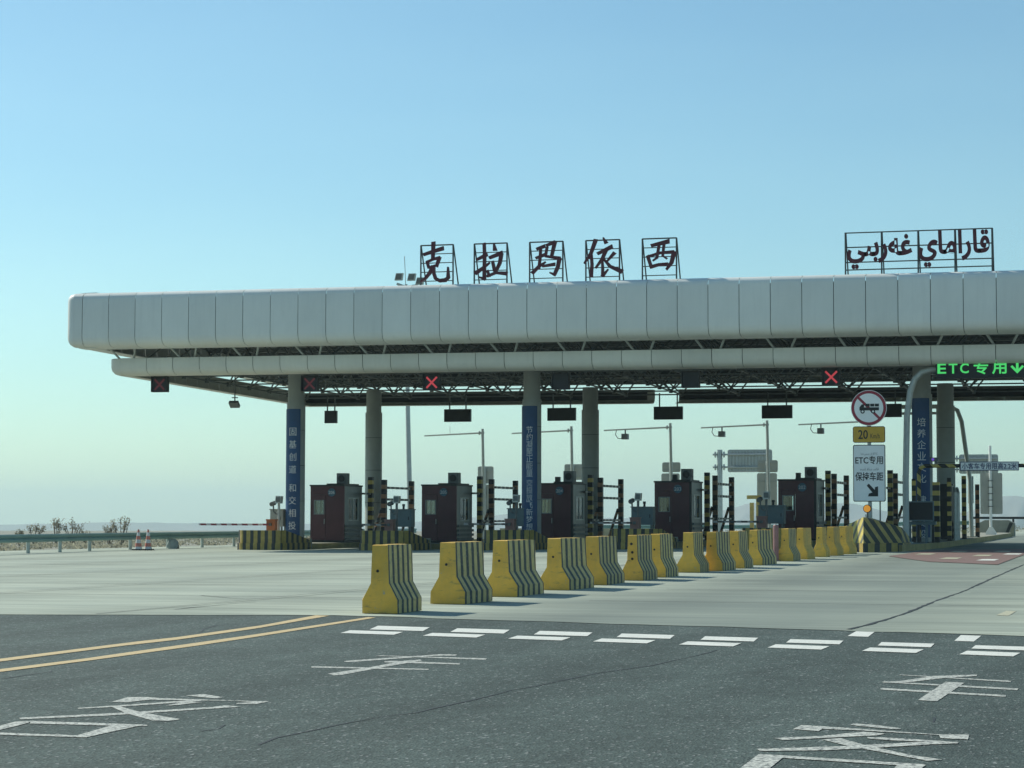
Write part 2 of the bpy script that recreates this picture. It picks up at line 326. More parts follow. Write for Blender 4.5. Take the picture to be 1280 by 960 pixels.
def obj(name, me, parent=None, loc=(0, 0, 0), smooth=False):
    o = bpy.data.objects.new(name, me); C.objects.link(o); o.location = loc
    if parent: o.parent = parent
    if smooth and me.polygons and not me.polygons[0].use_smooth:
        me.shade_smooth(); me.set_sharp_from_angle(angle=math.radians(40))
    return o
def tag(o, label, cat, group=None):
    o['label'] = label; o['category'] = cat
    if group: o['group'] = group
    return o
def thing(name, label, cat, loc, group=None, rz=0.0):
    o = bpy.data.objects.new(name, None); C.objects.link(o); o.location = loc; o.rotation_euler = (0, 0, rz)
    o.empty_display_size = 0.3
    return tag(o, label, cat, group)
def structure(o): o['kind'] = 'structure'; return o
def stuff(o): o['kind'] = 'stuff'; return o
def copy_tree(root, loc, label, group=None):
    r = root.copy(); C.objects.link(r); r.location = loc; r['label'] = label
    if group: r['group'] = group
    for ch in list(root.children):
        c = ch.copy(); C.objects.link(c); c.parent = r
        for g in list(ch.children):
            d = g.copy(); C.objects.link(d); d.parent = c
    return r
TEXTS = {}
def text_mesh(body, h, depth, m, wmax=None, bold=0.0, squash=None):
    """lettering standing in the XZ plane, centred, reading from -Y"""
    cu_ = bpy.data.curves.new("lettering", 'FONT'); cu_.body = body; cu_.extrude = 0.02; cu_.offset = bold; cu_.resolution_u = 3
    o = bpy.data.objects.new("lettering", cu_); C.objects.link(o); bpy.context.view_layer.update()
    me = bpy.data.meshes.new_from_object(o.evaluated_get(bpy.context.evaluated_depsgraph_get()))
    bpy.data.objects.remove(o); bpy.data.curves.remove(cu_)
    xs = [v.co.x for v in me.vertices]; ys = [v.co.y for v in me.vertices]
    w0 = max(xs) - min(xs); h0 = max(ys) - min(ys); s = h / h0; sx = s
    if wmax and (squash or w0 * s > wmax): sx = wmax / w0
    cx, cy = (max(xs) + min(xs)) / 2, (max(ys) + min(ys)) / 2
    for v in me.vertices:
        v.co = ((v.co.x - cx) * sx, -v.co.z / 0.02 * depth * 0.5, (v.co.y - cy) * s)
    me.materials.clear(); me.materials.append(m); me.name = "lettering"
    return me
def smooth01(t): t = max(0.0, min(1.0, t)); return t * t * (3 - 2 * t)
def zg(x, y):
    """the plaza rises gently towards the gate on its right-hand side"""
    return 0.0035 * max(0.0, min(y, 150.0) - 38.0) * smooth01((x + 34.0) / 22.0)

# ------------------------------------------------------------------ ground, road, apron, hills
GX = [-9000, -5000, -2600, -1300, -700, -400, -250, -160, -110, -80, -62, -52] + list(range(-46, 35, 4)) + [40, 60, 90, 140, 220, 400, 800, 1600, 3000, 6000, 9000]
GY = [-900, -300, -120, -60, -30, -10, 0, 6, 12, 18, 24, 30, 36] + list(range(42, 241, 6)) + [260, 300, 360, 450, 600, 850, 1200, 1800, 2600, 3800, 5200, 7000, 9000]
def base_z(x, y):
    dx = max(-46 - x, 0, x - 60); dy = max(-60 - y, 0, y - 240); d = math.hypot(dx, dy)
    return zg(x, y) - 0.03 - (0.16 * smooth01(d / 8) + 0.0052 * d if d > 0 else 0)
def sheet(name, xs, ys, zf, m, parent=None):
    v = [(x, y, zf(x, y)) for y in ys for x in xs]; n = len(xs)
    f = [(j * n + i, j * n + i + 1, (j + 1) * n + i + 1, (j + 1) * n + i) for j in range(len(ys) - 1) for i in range(n - 1)]
    me = bpy.data.meshes.new(name); me.from_pydata(v, [], f); me.materials.append(m); me.update()
    return obj(name, me, parent)
structure(sheet("ground", GX, GY, base_z, M_SOIL))
road = structure(sheet("asphalt_road", [-46, -22, -15.7, -11, -8.4, -5.4, -1.6, 6, 18, 34], [-60, -20, 0, 6, 12, 18, 24, 29.5], lambda x, y: 0.0, M_ASPH))
# the apron's front edge is slightly skewed: build its first row along the surveyed edge
def edge_y(x):
    P = [(-46, 26.2), (-15.7, 28.2), (-11.2, 29.5), (-8.4, 28.75), (-5.4, 27.85), (-1.6, 26.8), (34, 17.5)]
    for (a, ya), (b, yb) in zip(P, P[1:]):
        if x <= b: return ya + (yb - ya) * (x - a) / (b - a)
    return 17.5
ax = [-46, -42, -38, -34, -30, -26, -22, -18, -15.7, -14, -11.2, -8.4, -5.4, -1.6, 2, 6, 10, 14, 18, 22, 26, 30, 34]
axf = []
for a, b in zip(ax, ax[1:]):
    k = max(1, int((b - a) / 0.35)); axf += [a + (b - a) * i / k for i in range(k)]
axf.append(34)
ys = [30.0, 36.0] + list(range(42, 241, 6))
bmv = []; n = len(axf)
for x in axf: bmv.append((x, edge_y(x) + rnd.uniform(-0.11, 0.11) * (1 if x > -11 else 0.35), 0.006))
for y in ys:
    for x in axf:
        bmv.append((x, y, zg(x, y) + 0.006))
ff = [(j * n + i, j * n + i + 1, (j + 1) * n + i + 1, (j + 1) * n + i) for j in range(len(ys)) for i in range(n - 1)]
me = bpy.data.meshes.new("concrete_apron"); me.from_pydata(bmv, [], ff); me.materials.append(M_CONC); me.update()
apron = structure(obj("concrete_apron", me))

def flat_poly(name, pts, z, m, parent, zf=None):
    a = sum(p[0] * q[1] - q[0] * p[1] for p, q in zip(pts, pts[1:] + pts[:1]))
    if a < 0: pts = pts[::-1]
    me = bpy.data.meshes.new(name); me.from_pydata([(x, y, (zf(x, y) if zf else 0) + z) for x, y in pts], [], [tuple(range(len(pts)))])
    me.materials.append(m); me.update(); return obj(name, me, parent)
def strip(name, pts, w, z, m, parent, zf=None, jit=0.0):
    L = []; R = []; P = []
    for a, b in zip(pts, pts[1:]):
        k = max(1, int(math.hypot(b[0] - a[0], b[1] - a[1]) / 0.4)) if jit else 1
        P += [(a[0] + (b[0] - a[0]) * i / k, a[1] + (b[1] - a[1]) * i / k) for i in range(k)]
    P.append(pts[-1]); v = []
    for i, p in enumerate(P):
        q0 = P[max(i - 1, 0)]; q1 = P[min(i + 1, len(P) - 1)]; t = Vector((q1[0] - q0[0], q1[1] - q0[1])).normalized(); nrm = Vector((-t.y, t.x))
        ww = w * (rnd.uniform(0.35, 1.2) if jit else 1) / 2; off = rnd.uniform(-jit, jit)
        for s_ in (-1, 1):
            x = p[0] + nrm.x * (s_ * ww + off); y = p[1] + nrm.y * (s_ * ww + off); v.append((x, y, (zf(x, y) if zf else 0) + z))
    f = [(2 * i, 2 * i + 1, 2 * i + 3, 2 * i + 2) for i in range(len(P) - 1)]
    me = bpy.data.meshes.new(name); me.from_pydata(v, [], f); me.materials.append(m); me.update()
    me.flip_normals() if me.polygons[0].normal.z < 0 else None
    return obj(name, me, parent)
MARKS = [
('car_mark', [(-7.53, 20.95), (-7.52, 21.02), (-6.36, 20.9), (-6.31, 20.69)]),
('car_mark', [(-7.52, 20.07), (-7.5, 20.17), (-6.99, 21.4), (-6.82, 21.39), (-6.78, 21.23), (-6.96, 21.14), (-7.41, 19.98), (-7.48, 19.96)]),
('car_mark', [(-7.15, 20.16), (-7.11, 20.27), (-6.38, 20.1), (-6.33, 19.94), (-7.1, 20.02)]),
('car_mark', [(-7.54, 19.25), (-7.5, 19.29), (-6.41, 19.27), (-6.37, 19.14), (-7.48, 19.12)]),
('car_mark', [(-7.05, 18.4), (-6.99, 19.25), (-7.0, 20.3), (-6.9, 20.5), (-6.85, 20.38), (-6.88, 19.4), (-6.88, 18.35), (-6.92, 18.23)]),
('guest_mark', [(-7.21, 15.81), (-7.14, 15.98), (-6.87, 15.75), (-6.89, 15.63)]),
('guest_mark', [(-7.48, 15.1), (-7.56, 15.53), (-7.43, 15.59), (-7.27, 15.51), (-6.39, 15.48), (-6.39, 15.37), (-6.66, 15.46), (-7.3, 15.36), (-7.35, 15.1)]),
('guest_mark', [(-6.56, 15.27), (-6.41, 15.52), (-6.39, 15.25), (-6.53, 15.2)]),
('guest_mark', [(-7.47, 14.54), (-7.29, 14.84), (-6.99, 15.42), (-6.87, 15.46), (-6.92, 15.28), (-7.24, 14.72), (-7.43, 14.48)]),
('guest_mark', [(-7.48, 13.71), (-7.01, 14.26), (-6.59, 14.91), (-6.56, 15.06), (-6.4, 14.99), (-6.53, 14.78), (-6.99, 14.04), (-7.41, 13.61)]),
('guest_mark', [(-6.96, 14.91), (-6.97, 15.22), (-6.83, 15.3), (-6.9, 14.97)]),
('guest_mark', [(-7.27, 14.68), (-7.26, 14.77), (-6.97, 14.45), (-6.61, 14.11), (-6.39, 13.94), (-6.41, 13.8), (-6.53, 13.79), (-6.93, 14.23)]),
('guest_mark', [(-7.21, 12.88), (-7.31, 13.16), (-7.36, 13.45), (-7.27, 13.53), (-7.21, 13.25), (-7.17, 12.9)]),
('guest_mark', [(-7.29, 13.52), (-6.43, 13.5), (-6.39, 13.42), (-6.66, 13.37), (-7.2, 13.35)]),
('guest_mark', [(-7.1, 12.72), (-7.08, 12.73), (-6.45, 12.71), (-6.41, 12.61), (-7.0, 12.6)]),
('guest_mark', [(-6.52, 12.65), (-6.63, 13.37), (-6.45, 13.53), (-6.42, 12.65)]),
('car_mark', [(-2.27, 19.77), (-2.26, 19.83), (-1.28, 19.34), (-1.28, 19.19)]),
('car_mark', [(-2.31, 18.89), (-2.17, 19.05), (-1.97, 19.74), (-1.62, 20.04), (-1.61, 19.86), (-1.86, 19.5), (-2.08, 18.94), (-2.28, 18.81)]),
('car_mark', [(-2.3, 18.95), (-1.17, 18.49), (-1.17, 18.3), (-2.26, 18.82)]),
('car_mark', [(-2.23, 18.15), (-2.22, 18.2), (-1.22, 17.76), (-1.21, 17.59), (-2.21, 18.02)]),
('car_mark', [(-1.82, 17.07), (-1.8, 19.05), (-1.64, 18.99), (-1.67, 17.0)]),
('guest_mark', [(-2.03, 14.89), (-2.02, 14.98), (-1.91, 14.95), (-1.7, 14.76), (-1.67, 14.68), (-1.74, 14.67), (-1.95, 14.81)]),
('guest_mark', [(-2.34, 14.47), (-2.33, 14.77), (-1.96, 14.63), (-1.39, 14.38), (-1.22, 14.43), (-1.2, 14.11), (-1.37, 14.15), (-1.4, 14.35), (-1.91, 14.5), (-2.16, 14.54), (-2.16, 14.37)]),
('guest_mark', [(-2.36, 13.84), (-2.09, 14.07), (-1.88, 14.43), (-1.73, 14.33), (-1.77, 14.2), (-1.93, 14.06), (-2.28, 13.73)]),
('guest_mark', [(-1.81, 14.06), (-1.7, 14.08), (-1.39, 13.98), (-1.39, 13.88), (-1.68, 13.92), (-1.8, 13.99)]),
('guest_mark', [(-1.9, 13.45), (-1.42, 13.9), (-1.39, 13.98), (-1.24, 13.92), (-1.24, 13.84), (-1.38, 13.74), (-1.65, 13.46), (-1.94, 13.2), (-2.3, 13.04), (-2.34, 13.15)]),
('guest_mark', [(-2.06, 13.84), (-1.97, 13.97), (-1.76, 13.57), (-1.43, 13.07), (-1.24, 12.89), (-1.31, 12.79), (-1.56, 13.12), (-1.86, 13.5)]),
('guest_mark', [(-2.25, 12.16), (-2.28, 12.86), (-2.12, 12.83), (-2.09, 12.06), (-2.24, 12.02)]),
('guest_mark', [(-2.29, 12.88), (-2.12, 12.83), (-1.31, 12.61), (-1.3, 12.52), (-1.45, 12.52), (-2.1, 12.7)]),
('guest_mark', [(-1.45, 12.52), (-1.3, 12.58), (-1.32, 11.99), (-1.44, 11.95)]),
('lane_dash', [(-3.59, 26.17), (-3.65, 27.43), (-3.42, 27.38), (-3.34, 26.08)]),
('lane_dash', [(-2.31, 25.52), (-2.35, 26.81), (-2.11, 26.72), (-2.09, 25.45)]),
('pale_dash', [(-2.35, 32.48), (-2.32, 34.05), (-2.17, 34.01), (-2.17, 32.3)]),
('yellow_line', [(-10.52, 18.69), (-10.56, 18.98), (-10.6, 20.29), (-10.64, 21.76), (-10.6, 22.95), (-10.77, 25.65), (-11.22, 29.35), (-11.45, 29.4), (-11.02, 26.42), (-10.83, 23.47), (-10.86, 22.7), (-10.85, 22.0), (-10.77, 19.36), (-10.74, 19.08)]),
('yellow_line', [(-9.82, 17.45), (-9.85, 17.71), (-9.84, 19.48), (-9.9, 21.85), (-10.01, 23.84), (-10.4, 28.96), (-10.56, 29.1), (-10.23, 24.37), (-10.14, 22.41), (-10.08, 20.87), (-10.02, 19.65), (-10.03, 18.03), (-10.0, 17.77)]),
]
for i in range(8):      # double broken give-way line: two rows of short dashes, slightly skewed to the lane
    fx = [-9.37, -8.25, -7.14, -6.08, -5.05, -4.04, -3.01, -2.0][i]; fy = 25.87 - 0.2630 * i; wv = 0.74 - 0.027 * i
    MARKS.append(('yield_dash', [(fx, fy), (fx + wv, fy - 0.16), (fx + wv - 0.21 + 0.03 * i, fy + 0.74 - 0.03 * i), (fx - 0.22 + 0.03 * i, fy + 0.92 - 0.04 * i)]))
    fy = 24.95 - 0.2850 * i
    MARKS.append(('yield_dash', [(fx - 0.03, fy), (fx + wv - 0.04, fy - 0.18), (fx + wv - 0.15 + 0.02 * i, fy + 0.47), (fx - 0.15 + 0.02 * i, fy + 0.65)]))
MM = {'car_mark': M_WWORN, 'guest_mark': M_WWORN, 'lane_dash': M_WLINE, 'pale_dash': M_YPALE, 'yield_dash': M_WLINE, 'yellow_line': M_YLINE}
for i, (nm, P) in enumerate(MARKS):
    flat_poly({'car_mark': 'road_character_stroke', 'guest_mark': 'road_character_stroke'}.get(nm, nm), P, 0.0105 if nm == 'pale_dash' else 0.003 + 0.00006 * i, MM[nm], apron if nm == 'pale_dash' else road)
for P in [[(-5.25, 12.52), (-5.28, 12.96), (-5.26, 13.89), (-5.16, 14.54), (-5.05, 14.91), (-5.05, 15.34), (-4.99, 16.11), (-5.01, 17.13), (-4.94, 17.56), (-4.92, 18.15), (-4.82, 19.26), (-4.6, 20.38), (-4.54, 21.87), (-4.49, 22.95)],
          [(-9.46, 17.01), (-9.43, 17.06), (-9.48, 17.56), (-9.45, 17.84), (-9.51, 18.04)],
          [(-12.51, 24.09), (-12.05, 24.0), (-11.52, 24.28), (-11.02, 24.55), (-11.35, 25.4), (-11.55, 26.26), (-11.45, 26.75)],
          [(-5.91, 13.21), (-5.89, 13.39), (-5.97, 13.66)], [(-1.54, 15.24), (-1.54, 15.62)]]:
    strip("crack", P, 0.022, 0.0026, M_TAR, road, None, 0.02)
Pj = [(-3.79, 27.69), (-3.72, 28.6), (-3.67, 30.61), (-3.65, 32.7), (-3.72, 37.81), (-3.68, 43.0), (-3.79, 51.12), (-3.9, 62.93), (-3.9, 90)]
strip("lane_joint", Pj, 0.06, 0.012, M_TAR, apron, zg, 0.012)
for P in [[(-14.1, 30.53), (-14.18, 31.29), (-14.18, 31.95), (-14.26, 33.14), (-14.16, 33.72)], [(-16.25, 36.18), (-14.9, 34.9), (-13.46, 35.5)],
          [(-33, 60), (-26, 62.5)], [(-24, 48.5), (-17, 50)], [(-38, 71), (-31, 74)]]:
    strip("apron_crack", P, 0.05, 0.012, M_JOINT, apron, zg, 0.03)
for x in (-42, -36.5, -31, -25.5, -20, -14.5):
    strip("slab_joint", [(x, max(edge_y(x) + 0.2, 28)), (x, 86)], 0.04, 0.0115, M_JOINT, apron, zg)
for y in range(36, 84, 6):
    for xa, xb in ((-43, -11.9), (-9.2, -3.9), (-3.5, 20)):
        strip("slab_joint", [(xa + (xb - xa) * i / 8, y) for i in range(9)], 0.05, 0.0125, M_JOINT, apron, zg)
flat_poly("red_lane_patch", [(-8.95, 75.3), (-8.85, 86.1), (-8.3, 88), (-5.6, 92), (-4.9, 88), (-4.6, 64.2), (-6.85, 67.4)], 0.02, M_REDP, apron, zg)
for cx_, cy_ in ((-8.1, 79), (-7.4, 84), (-6.6, 72), (-6.0, 77), (-5.9, 85), (-5.3, 70), (-5.2, 80)):
    flat_poly("lane_dash", [(cx_ - 0.28, cy_ - 1.0), (cx_ + 0.28, cy_ - 1.1), (cx_ + 0.25, cy_ + 1.2), (cx_ - 0.26, cy_ + 1.2)], 0.028, M_YPALE if cx_ < -5.5 else M_WLINE, apron, zg)

def hills(name, pts, depth, m):
    """ridge line pts (x, y, height); slopes on both sides with gullies"""
    v = []; f = []; n = 7; r_ = random.Random(len(pts)); P = []
    for a, b in zip(pts, pts[1:]):
        for i in range(8):
            t = i / 8; P.append((a[0] + (b[0] - a[0]) * t, a[1] + (b[1] - a[1]) * t, a[2] + (b[2] - a[2]) * (t * t * (3 - 2 * t)) + r_.uniform(-1.5, 1.5)))
    P.append(pts[-1])
    for x, y, h in P:
        g = r_.uniform(0.75, 1.25)
        for k in range(-n, n + 1):
            q = abs(k) / n; v.append((x, y + k / n * depth * g, -36 + (h + 36) * (1 - q) ** 1.25))
    w = 2 * n + 1
    for i in range(len(P) - 1):
        for k in range(w - 1): f.append((i * w + k, i * w + k + 1, (i + 1) * w + k + 1, (i + 1) * w + k))
    me = bpy.data.meshes.new(name); me.from_pydata(v, [], f); me.materials.append(m); me.update(); me.shade_smooth()
    return structure(obj(name, me))
hills("hills", [(-4600, 5000, -30), (-3600, 5000, -18), (-2788, 5000, -14), (-2400, 5000, -8), (-2143, 5000, -10), (-1800, 5000, -13), (-1560, 5000, 5), (-1400, 5000, 18), (-1230, 5000, 4), (-1010, 5000, 16), (-880, 5000, 40), (-810, 5000, 37), (-686, 5000, 39), (-560, 5000, 14), (-437, 5000, 18), (-330, 5000, 54), (-230, 5000, 44), (0, 5000, 60), (500, 5000, 30), (1500, 5000, 10)], 500, M_BLUEFL)

# ------------------------------------------------------------------ canopy
def cz(x, y): return -0.0038 * (x + 43) - 0.013 * (y - 89)
canopy = thing("toll_canopy", "long grey panelled double-band canopy roof spanning all the toll lanes", "canopy", (-20, 100, 0))
OX, OY = -20.0, 100.0
UP = [(1.3, 11.16), (0.7, 11.15), (0.30, 11.11), (0.12, 11.04), (0.03, 10.93), (0.0, 10.78), (0.0, 10.2), (0.0, 9.6), (0.0, 9.20), (0.03, 9.02), (0.11, 8.88), (0.27, 8.78), (0.6, 8.73), (1.3, 8.72)]
LO = [(0.35, 8.37), (0.02, 8.37), (0.0, 8.33), (0.0, 7.98), (0.05, 7.82), (0.18, 7.70), (0.42, 7.63), (0.9, 7.62)]
def panel(name, prof, A, B, n, m, th=0.03, bulge=0.0):
    """sheet-metal panel from A to B (plan points); n = outward normal"""
    v = []; N = len(prof)
    for (px, py) in (A, B):
        for d, z in prof:
            v.append((px - n[0] * d - OX, py - n[1] * d - OY, z + cz(px, py)))
        for i, (d, z) in enumerate(prof):
            d0, z0 = prof[max(i - 1, 0)]; d1, z1 = prof[min(i + 1, N - 1)]; t = Vector((d1 - d0, z1 - z0)).normalized(); nx, nz = -t.y, t.x
            dd, zz = d + abs(nx) * th if i not in (0, N - 1) else d, z - (th if z > 9.8 or (prof is LO and z > 8.2) else -th if i > N // 2 else 0)
            v.append((px - n[0] * (dd) - OX, py - n[1] * (dd) - OY, zz + cz(px, py)))
    f = []
    for i in range(N - 1):
        f.append((i, i + 1, 2 * N + i + 1, 2 * N + i)); f.append((N + i, 3 * N + i, 3 * N + i + 1, N + i + 1))
        f.append((i, N + i, N + i + 1, i + 1)); f.append((2 * N + i, 2 * N + i + 1, 3 * N + i + 1, 3 * N + i))
    f.append((0, 2 * N, 3 * N, N)); f.append((N - 1, 2 * N - 1, 4 * N - 1, 3 * N - 1))
    me = bpy.data.meshes.new(name); me.from_pydata(v, [], f); me.materials.append(m)
    bm = bmesh.new(); bm.from_mesh(me); bmesh.ops.recalc_face_normals(bm, faces=bm.faces); bm.to_mesh(me); bm.free()
    me.shade_smooth(); me.set_sharp_from_angle(angle=math.radians(35))
    return obj(name, me, canopy)
def corner(prof, cx_, cy_, r, a0, a1, m):
    prof = [(d, z) for d, z in prof if d < r + 0.2] if prof is not UP else [(min(d, r), z) for d, z in prof if d < 0.65]
    v = []; N = len(prof); K = 7
    for k in range(K):
        a = a0 + (a1 - a0) * k / (K - 1)
        for d, z in prof:
            rr = max(r - d, 0.0)
            v.append((cx_ + math.cos(a) * rr - OX, cy_ + math.sin(a) * rr - OY, z + cz(cx_, cy_)))
    f = [(k * N + i, k * N + i + 1, (k + 1) * N + i + 1, (k + 1) * N + i) for k in range(K - 1) for i in range(N - 1)]
    me = bpy.data.meshes.new("corner_panel"); me.from_pydata(v, [], f); me.materials.append(m)
    bm = bmesh.new(); bm.from_mesh(me); bmesh.ops.recalc_face_normals(bm, faces=bm.faces); bm.to_mesh(me); bm.free(); me.shade_smooth()
    return obj("corner_panel", me, canopy)
XR = 8.85
def ring(prof, xl, xr, yf, yb, x_first, r, m, gap=0.026, skip=()):
    P = 1.255; xs_ = [x_first]
    while xs_[-1] + P < xr - r: xs_.append(xs_[-1] + P)
    xs_ = [xl + r] + xs_ + [xr - r]
    for a, b in zip(xs_, xs_[1:]):
        if b - a < 0.2: continue
        panel("fascia_panel", prof, (a + (0 if a == xl + r else gap / 2), yf + rnd.uniform(-0.006, 0.006)), (b - gap / 2, yf + rnd.uniform(-0.006, 0.006)), (0, -1), m)
        if not any(s0 < (a + b) / 2 < s1 for s0, s1 in skip):
            panel("fascia_panel", prof, (b - 0.004, yb), (a + 0.004, yb), (0, 1), m)
    k = round((yb - yf - 2 * r) / P); q = (yb - yf - 2 * r) / k
    for i in range(k):
        ya, yb_ = yf + r + q * i + gap / 2, yf + r + q * (i + 1) - gap / 2
        panel("fascia_panel", prof, (xl, yb_), (xl, ya), (-1, 0), m); panel("fascia_panel", prof, (xr, ya), (xr, yb_), (1, 0), m)
    pi = math.pi
    corner(prof, xl + r, yf + r, r, pi, 1.5 * pi, m); corner(prof, xr - r, yf + r, r, 1.5 * pi, 2 * pi, m)
    corner(prof, xl + r, yb - r, r, 0.5 * pi, pi, m); corner(prof, xr - r, yb - r, r, 0, 0.5 * pi, m)
YF, YB = 87.8, 113.9
LYF, LYB = 89.3, 112.4
ring(UP, -45.98, XR, YF, YB, -45.13, 0.42, M_ALU)
ring(LO, -44.72, XR - 1.2, LYF, LYB, -44.03, 0.69, M_ALU2, skip=((-25.6, -23.9),))
def tilted(mb, name, m, **k):
    mb.v = [(x - OX, y - OY, z + cz(x, y)) for x, y, z in mb.v]
    return mb.build(name, m, canopy, **k)
b = MB(); b.box(-45.0, XR - 0.75, YF + 0.09, YF + 0.14, 9.15, 10.6); b.box(-45.0, XR - 0.75, YB - 0.14, YB - 0.09, 9.15, 10.6)
tilted(b, "fascia_backing", M_DARKGAP)
b = MB(); b.box(-43.9, XR - 2.0, LYF + 0.08, LYF + 0.12, 7.85, 8.34); b.box(-44.4, -25.6, LYB - 0.12, LYB - 0.08, 7.85, 8.34); b.box(-23.9, XR - 1.5, LYB - 0.12, LYB - 0.08, 7.85, 8.34)
tilted(b, "fascia_backing", M_DARKGAP)
b = MB(); b.box(-45.3, XR - 0.4, YF + 1.0, YB - 1.0, 9.78, 9.9); tilted(b, "roof_deck", M_ROOF)
b = MB(); b.box(-44.8, XR - 1.0, YF + 1.2, YB - 1.2, 10.9, 10.96); tilted(b, "roof_top", M_ROOF)
# space frame
bay = 2.9; X0n = -35.1 - 3 * bay; nx = 18; bayy = 2.58; Y0n = 90.3; ny = 9
b = MB()
for i in range(nx):
    for j in range(ny):
        x, y = X0n + i * bay, Y0n + j * bayy
        if i < nx - 1: b.tube([(x, y, 8.02), (x + bay, y, 8.02)], 0.045, 4, cap=False)
        if j < ny - 1: b.tube([(x, y, 8.02), (x, y + bayy, 8.02)], 0.045, 4, cap=False)
        if i < nx - 1 and j < ny - 1:
            tx, ty = x + bay / 2, y + bayy / 2
            for qx, qy in ((x, y), (x + bay, y), (x, y + bayy), (x + bay, y + bayy)): b.tube([(qx, qy, 8.02), (tx, ty, 9.55)], 0.04, 4, cap=False)
            if i < nx - 2: b.tube([(tx, ty, 9.55), (tx + bay, ty, 9.55)], 0.05, 4, cap=False)
            if j < ny - 2: b.tube([(tx, ty, 9.55), (tx, ty + bayy, 9.55)], 0.05, 4, cap=False)
        b.tube([(x, y, 7.92), (x, y, 8.12)], 0.1, 6)
stuff(tilted(b, "space_frame", M_STEELD))
for i in range(nx):
    x = X0n + i * bay
    for s_ in (-1, 1):
        b = MB(); b.tube([(x + s_ * 0.18, 89.75, 8.1), (x + s_ * 0.78, 88.75, 9.05)], 0.05, 6); tilted(b, "strut", M_STEELL)
# purlins below the roof deck
for j in range(9):
    b = MB(); y = 90.6 + j * 2.58; b.box(-45.0, XR - 0.6, y, y + 0.1, 9.6, 9.775); tilted(b, "purlin", M_STEELD)

# ------------------------------------------------------------------ columns
def column(x, y, label, banner=None, front=True):
    base = zg(x, y) + 0.25; top = 7.95 + cz(x, y)
    t = thing("canopy_column", label, "column", (x, y, base), "columns carrying the canopy")
    seam = 6.6 - base
    b = MB(); b.tube([(0, 0, 0), (0, 0, seam)], 0.42, 20); b.build("lower_shaft", M_COL, t, smooth=True)
    b = MB(); b.tube([(0, 0, seam), (0, 0, top - base)], 0.375, 20); b.build("upper_shaft", M_COL, t, smooth=True)
    for q in (1.9, 3.5, 5.1):
        b = MB(); b.tube([(0, 0, q - 0.012), (0, 0, q + 0.012)], 0.4225, 20); b.build("seam", M_JOINT, t)
    if banner:
        b = MB(); ztop = 6.3 - base + (0.12 if x > -20 else 0); h0 = 0.18; r_ = 0.435; n = 14; a0, a1 = math.radians(205), math.radians(318)
        pts = []
        for i in range(n + 1):
            a = a0 + (a1 - a0) * i / n; pts.append((a,))
        for rr in (r_, r_ + 0.012):
            for zz in (h0, ztop):
                for i in range(n + 1):
                    a = a0 + (a1 - a0) * i / n; b.v.append((rr * math.cos(a), rr * math.sin(a), zz))
        N1 = n + 1
        for i in range(n):
            b.f += [(2 * N1 + i, 2 * N1 + i + 1, 3 * N1 + i + 1, 3 * N1 + i), (i, N1 + i, N1 + i + 1, i + 1), (N1 + i, 3 * N1 + i, 3 * N1 + i + 1, N1 + i + 1)]
        b.mi = [0] * len(b.f)
        bo = b.build("banner", M_BLUE, t, smooth=True)
        for ch, zc, sz in banner:
            me = text_mesh(ch, sz, 0.004, M_PRINT, sz)
            am = math.radians(272)
            bm_ = bmesh.new(); bm_.from_mesh(me)
            for q in range(-3, 4):      # cut long strokes so that they can bend round the shaft
                bmesh.ops.bisect_plane(bm_, geom=bm_.verts[:] + bm_.edges[:] + bm_.faces[:], plane_co=(q * sz / 8, 0, 0), plane_no=(1, 0, 0))
            bm_.to_mesh(me); bm_.free()
            for v in me.vertices:     # wrap the printed character round the shaft
                a = am + v.co.x / (r_ + 0.015); rr = r_ + 0.016 + (-v.co.y)
                v.co = (rr * math.cos(a), rr * math.sin(a), v.co.z + zc - base)
            obj("character", me, bo)
    return t
YC, YC2 = 94.6, 104.4
def chars(s, z0, dz, size, gap_after=None, gap=0.0):
    out = []; z = z0
    for i, ch in enumerate(s):
        if i == gap_after: z -= gap
        out.append((ch, z, size)); z -= dz
    return out
column(-37.85, YC, "front column at the left-most toll island, blue banner with widely spaced characters", chars("固基创道和交相投", 5.27, 0.565, 0.36, 4, 0.27))
column(-26.75, YC, "front column with blue banner of closely spaced characters, in the middle of the gate", chars("节约凝聚正能量交投放飞新梦想", 5.26, 0.318, 0.30, 7, 0.10))
column(-9.8, YC, "front column with blue banner behind the green lane sign, at the far right", chars("培养企业文化建设交投", 5.42, 0.47, 0.36, 6, 0.42))
column(-37.65, YC2, "plain grey rear column to the right of the left-most booth")
column(-26.6, YC2, "plain grey rear column right of the third booth from the left")
column(-9.75, YC2, "plain grey rear column close behind the right-most blue banner")

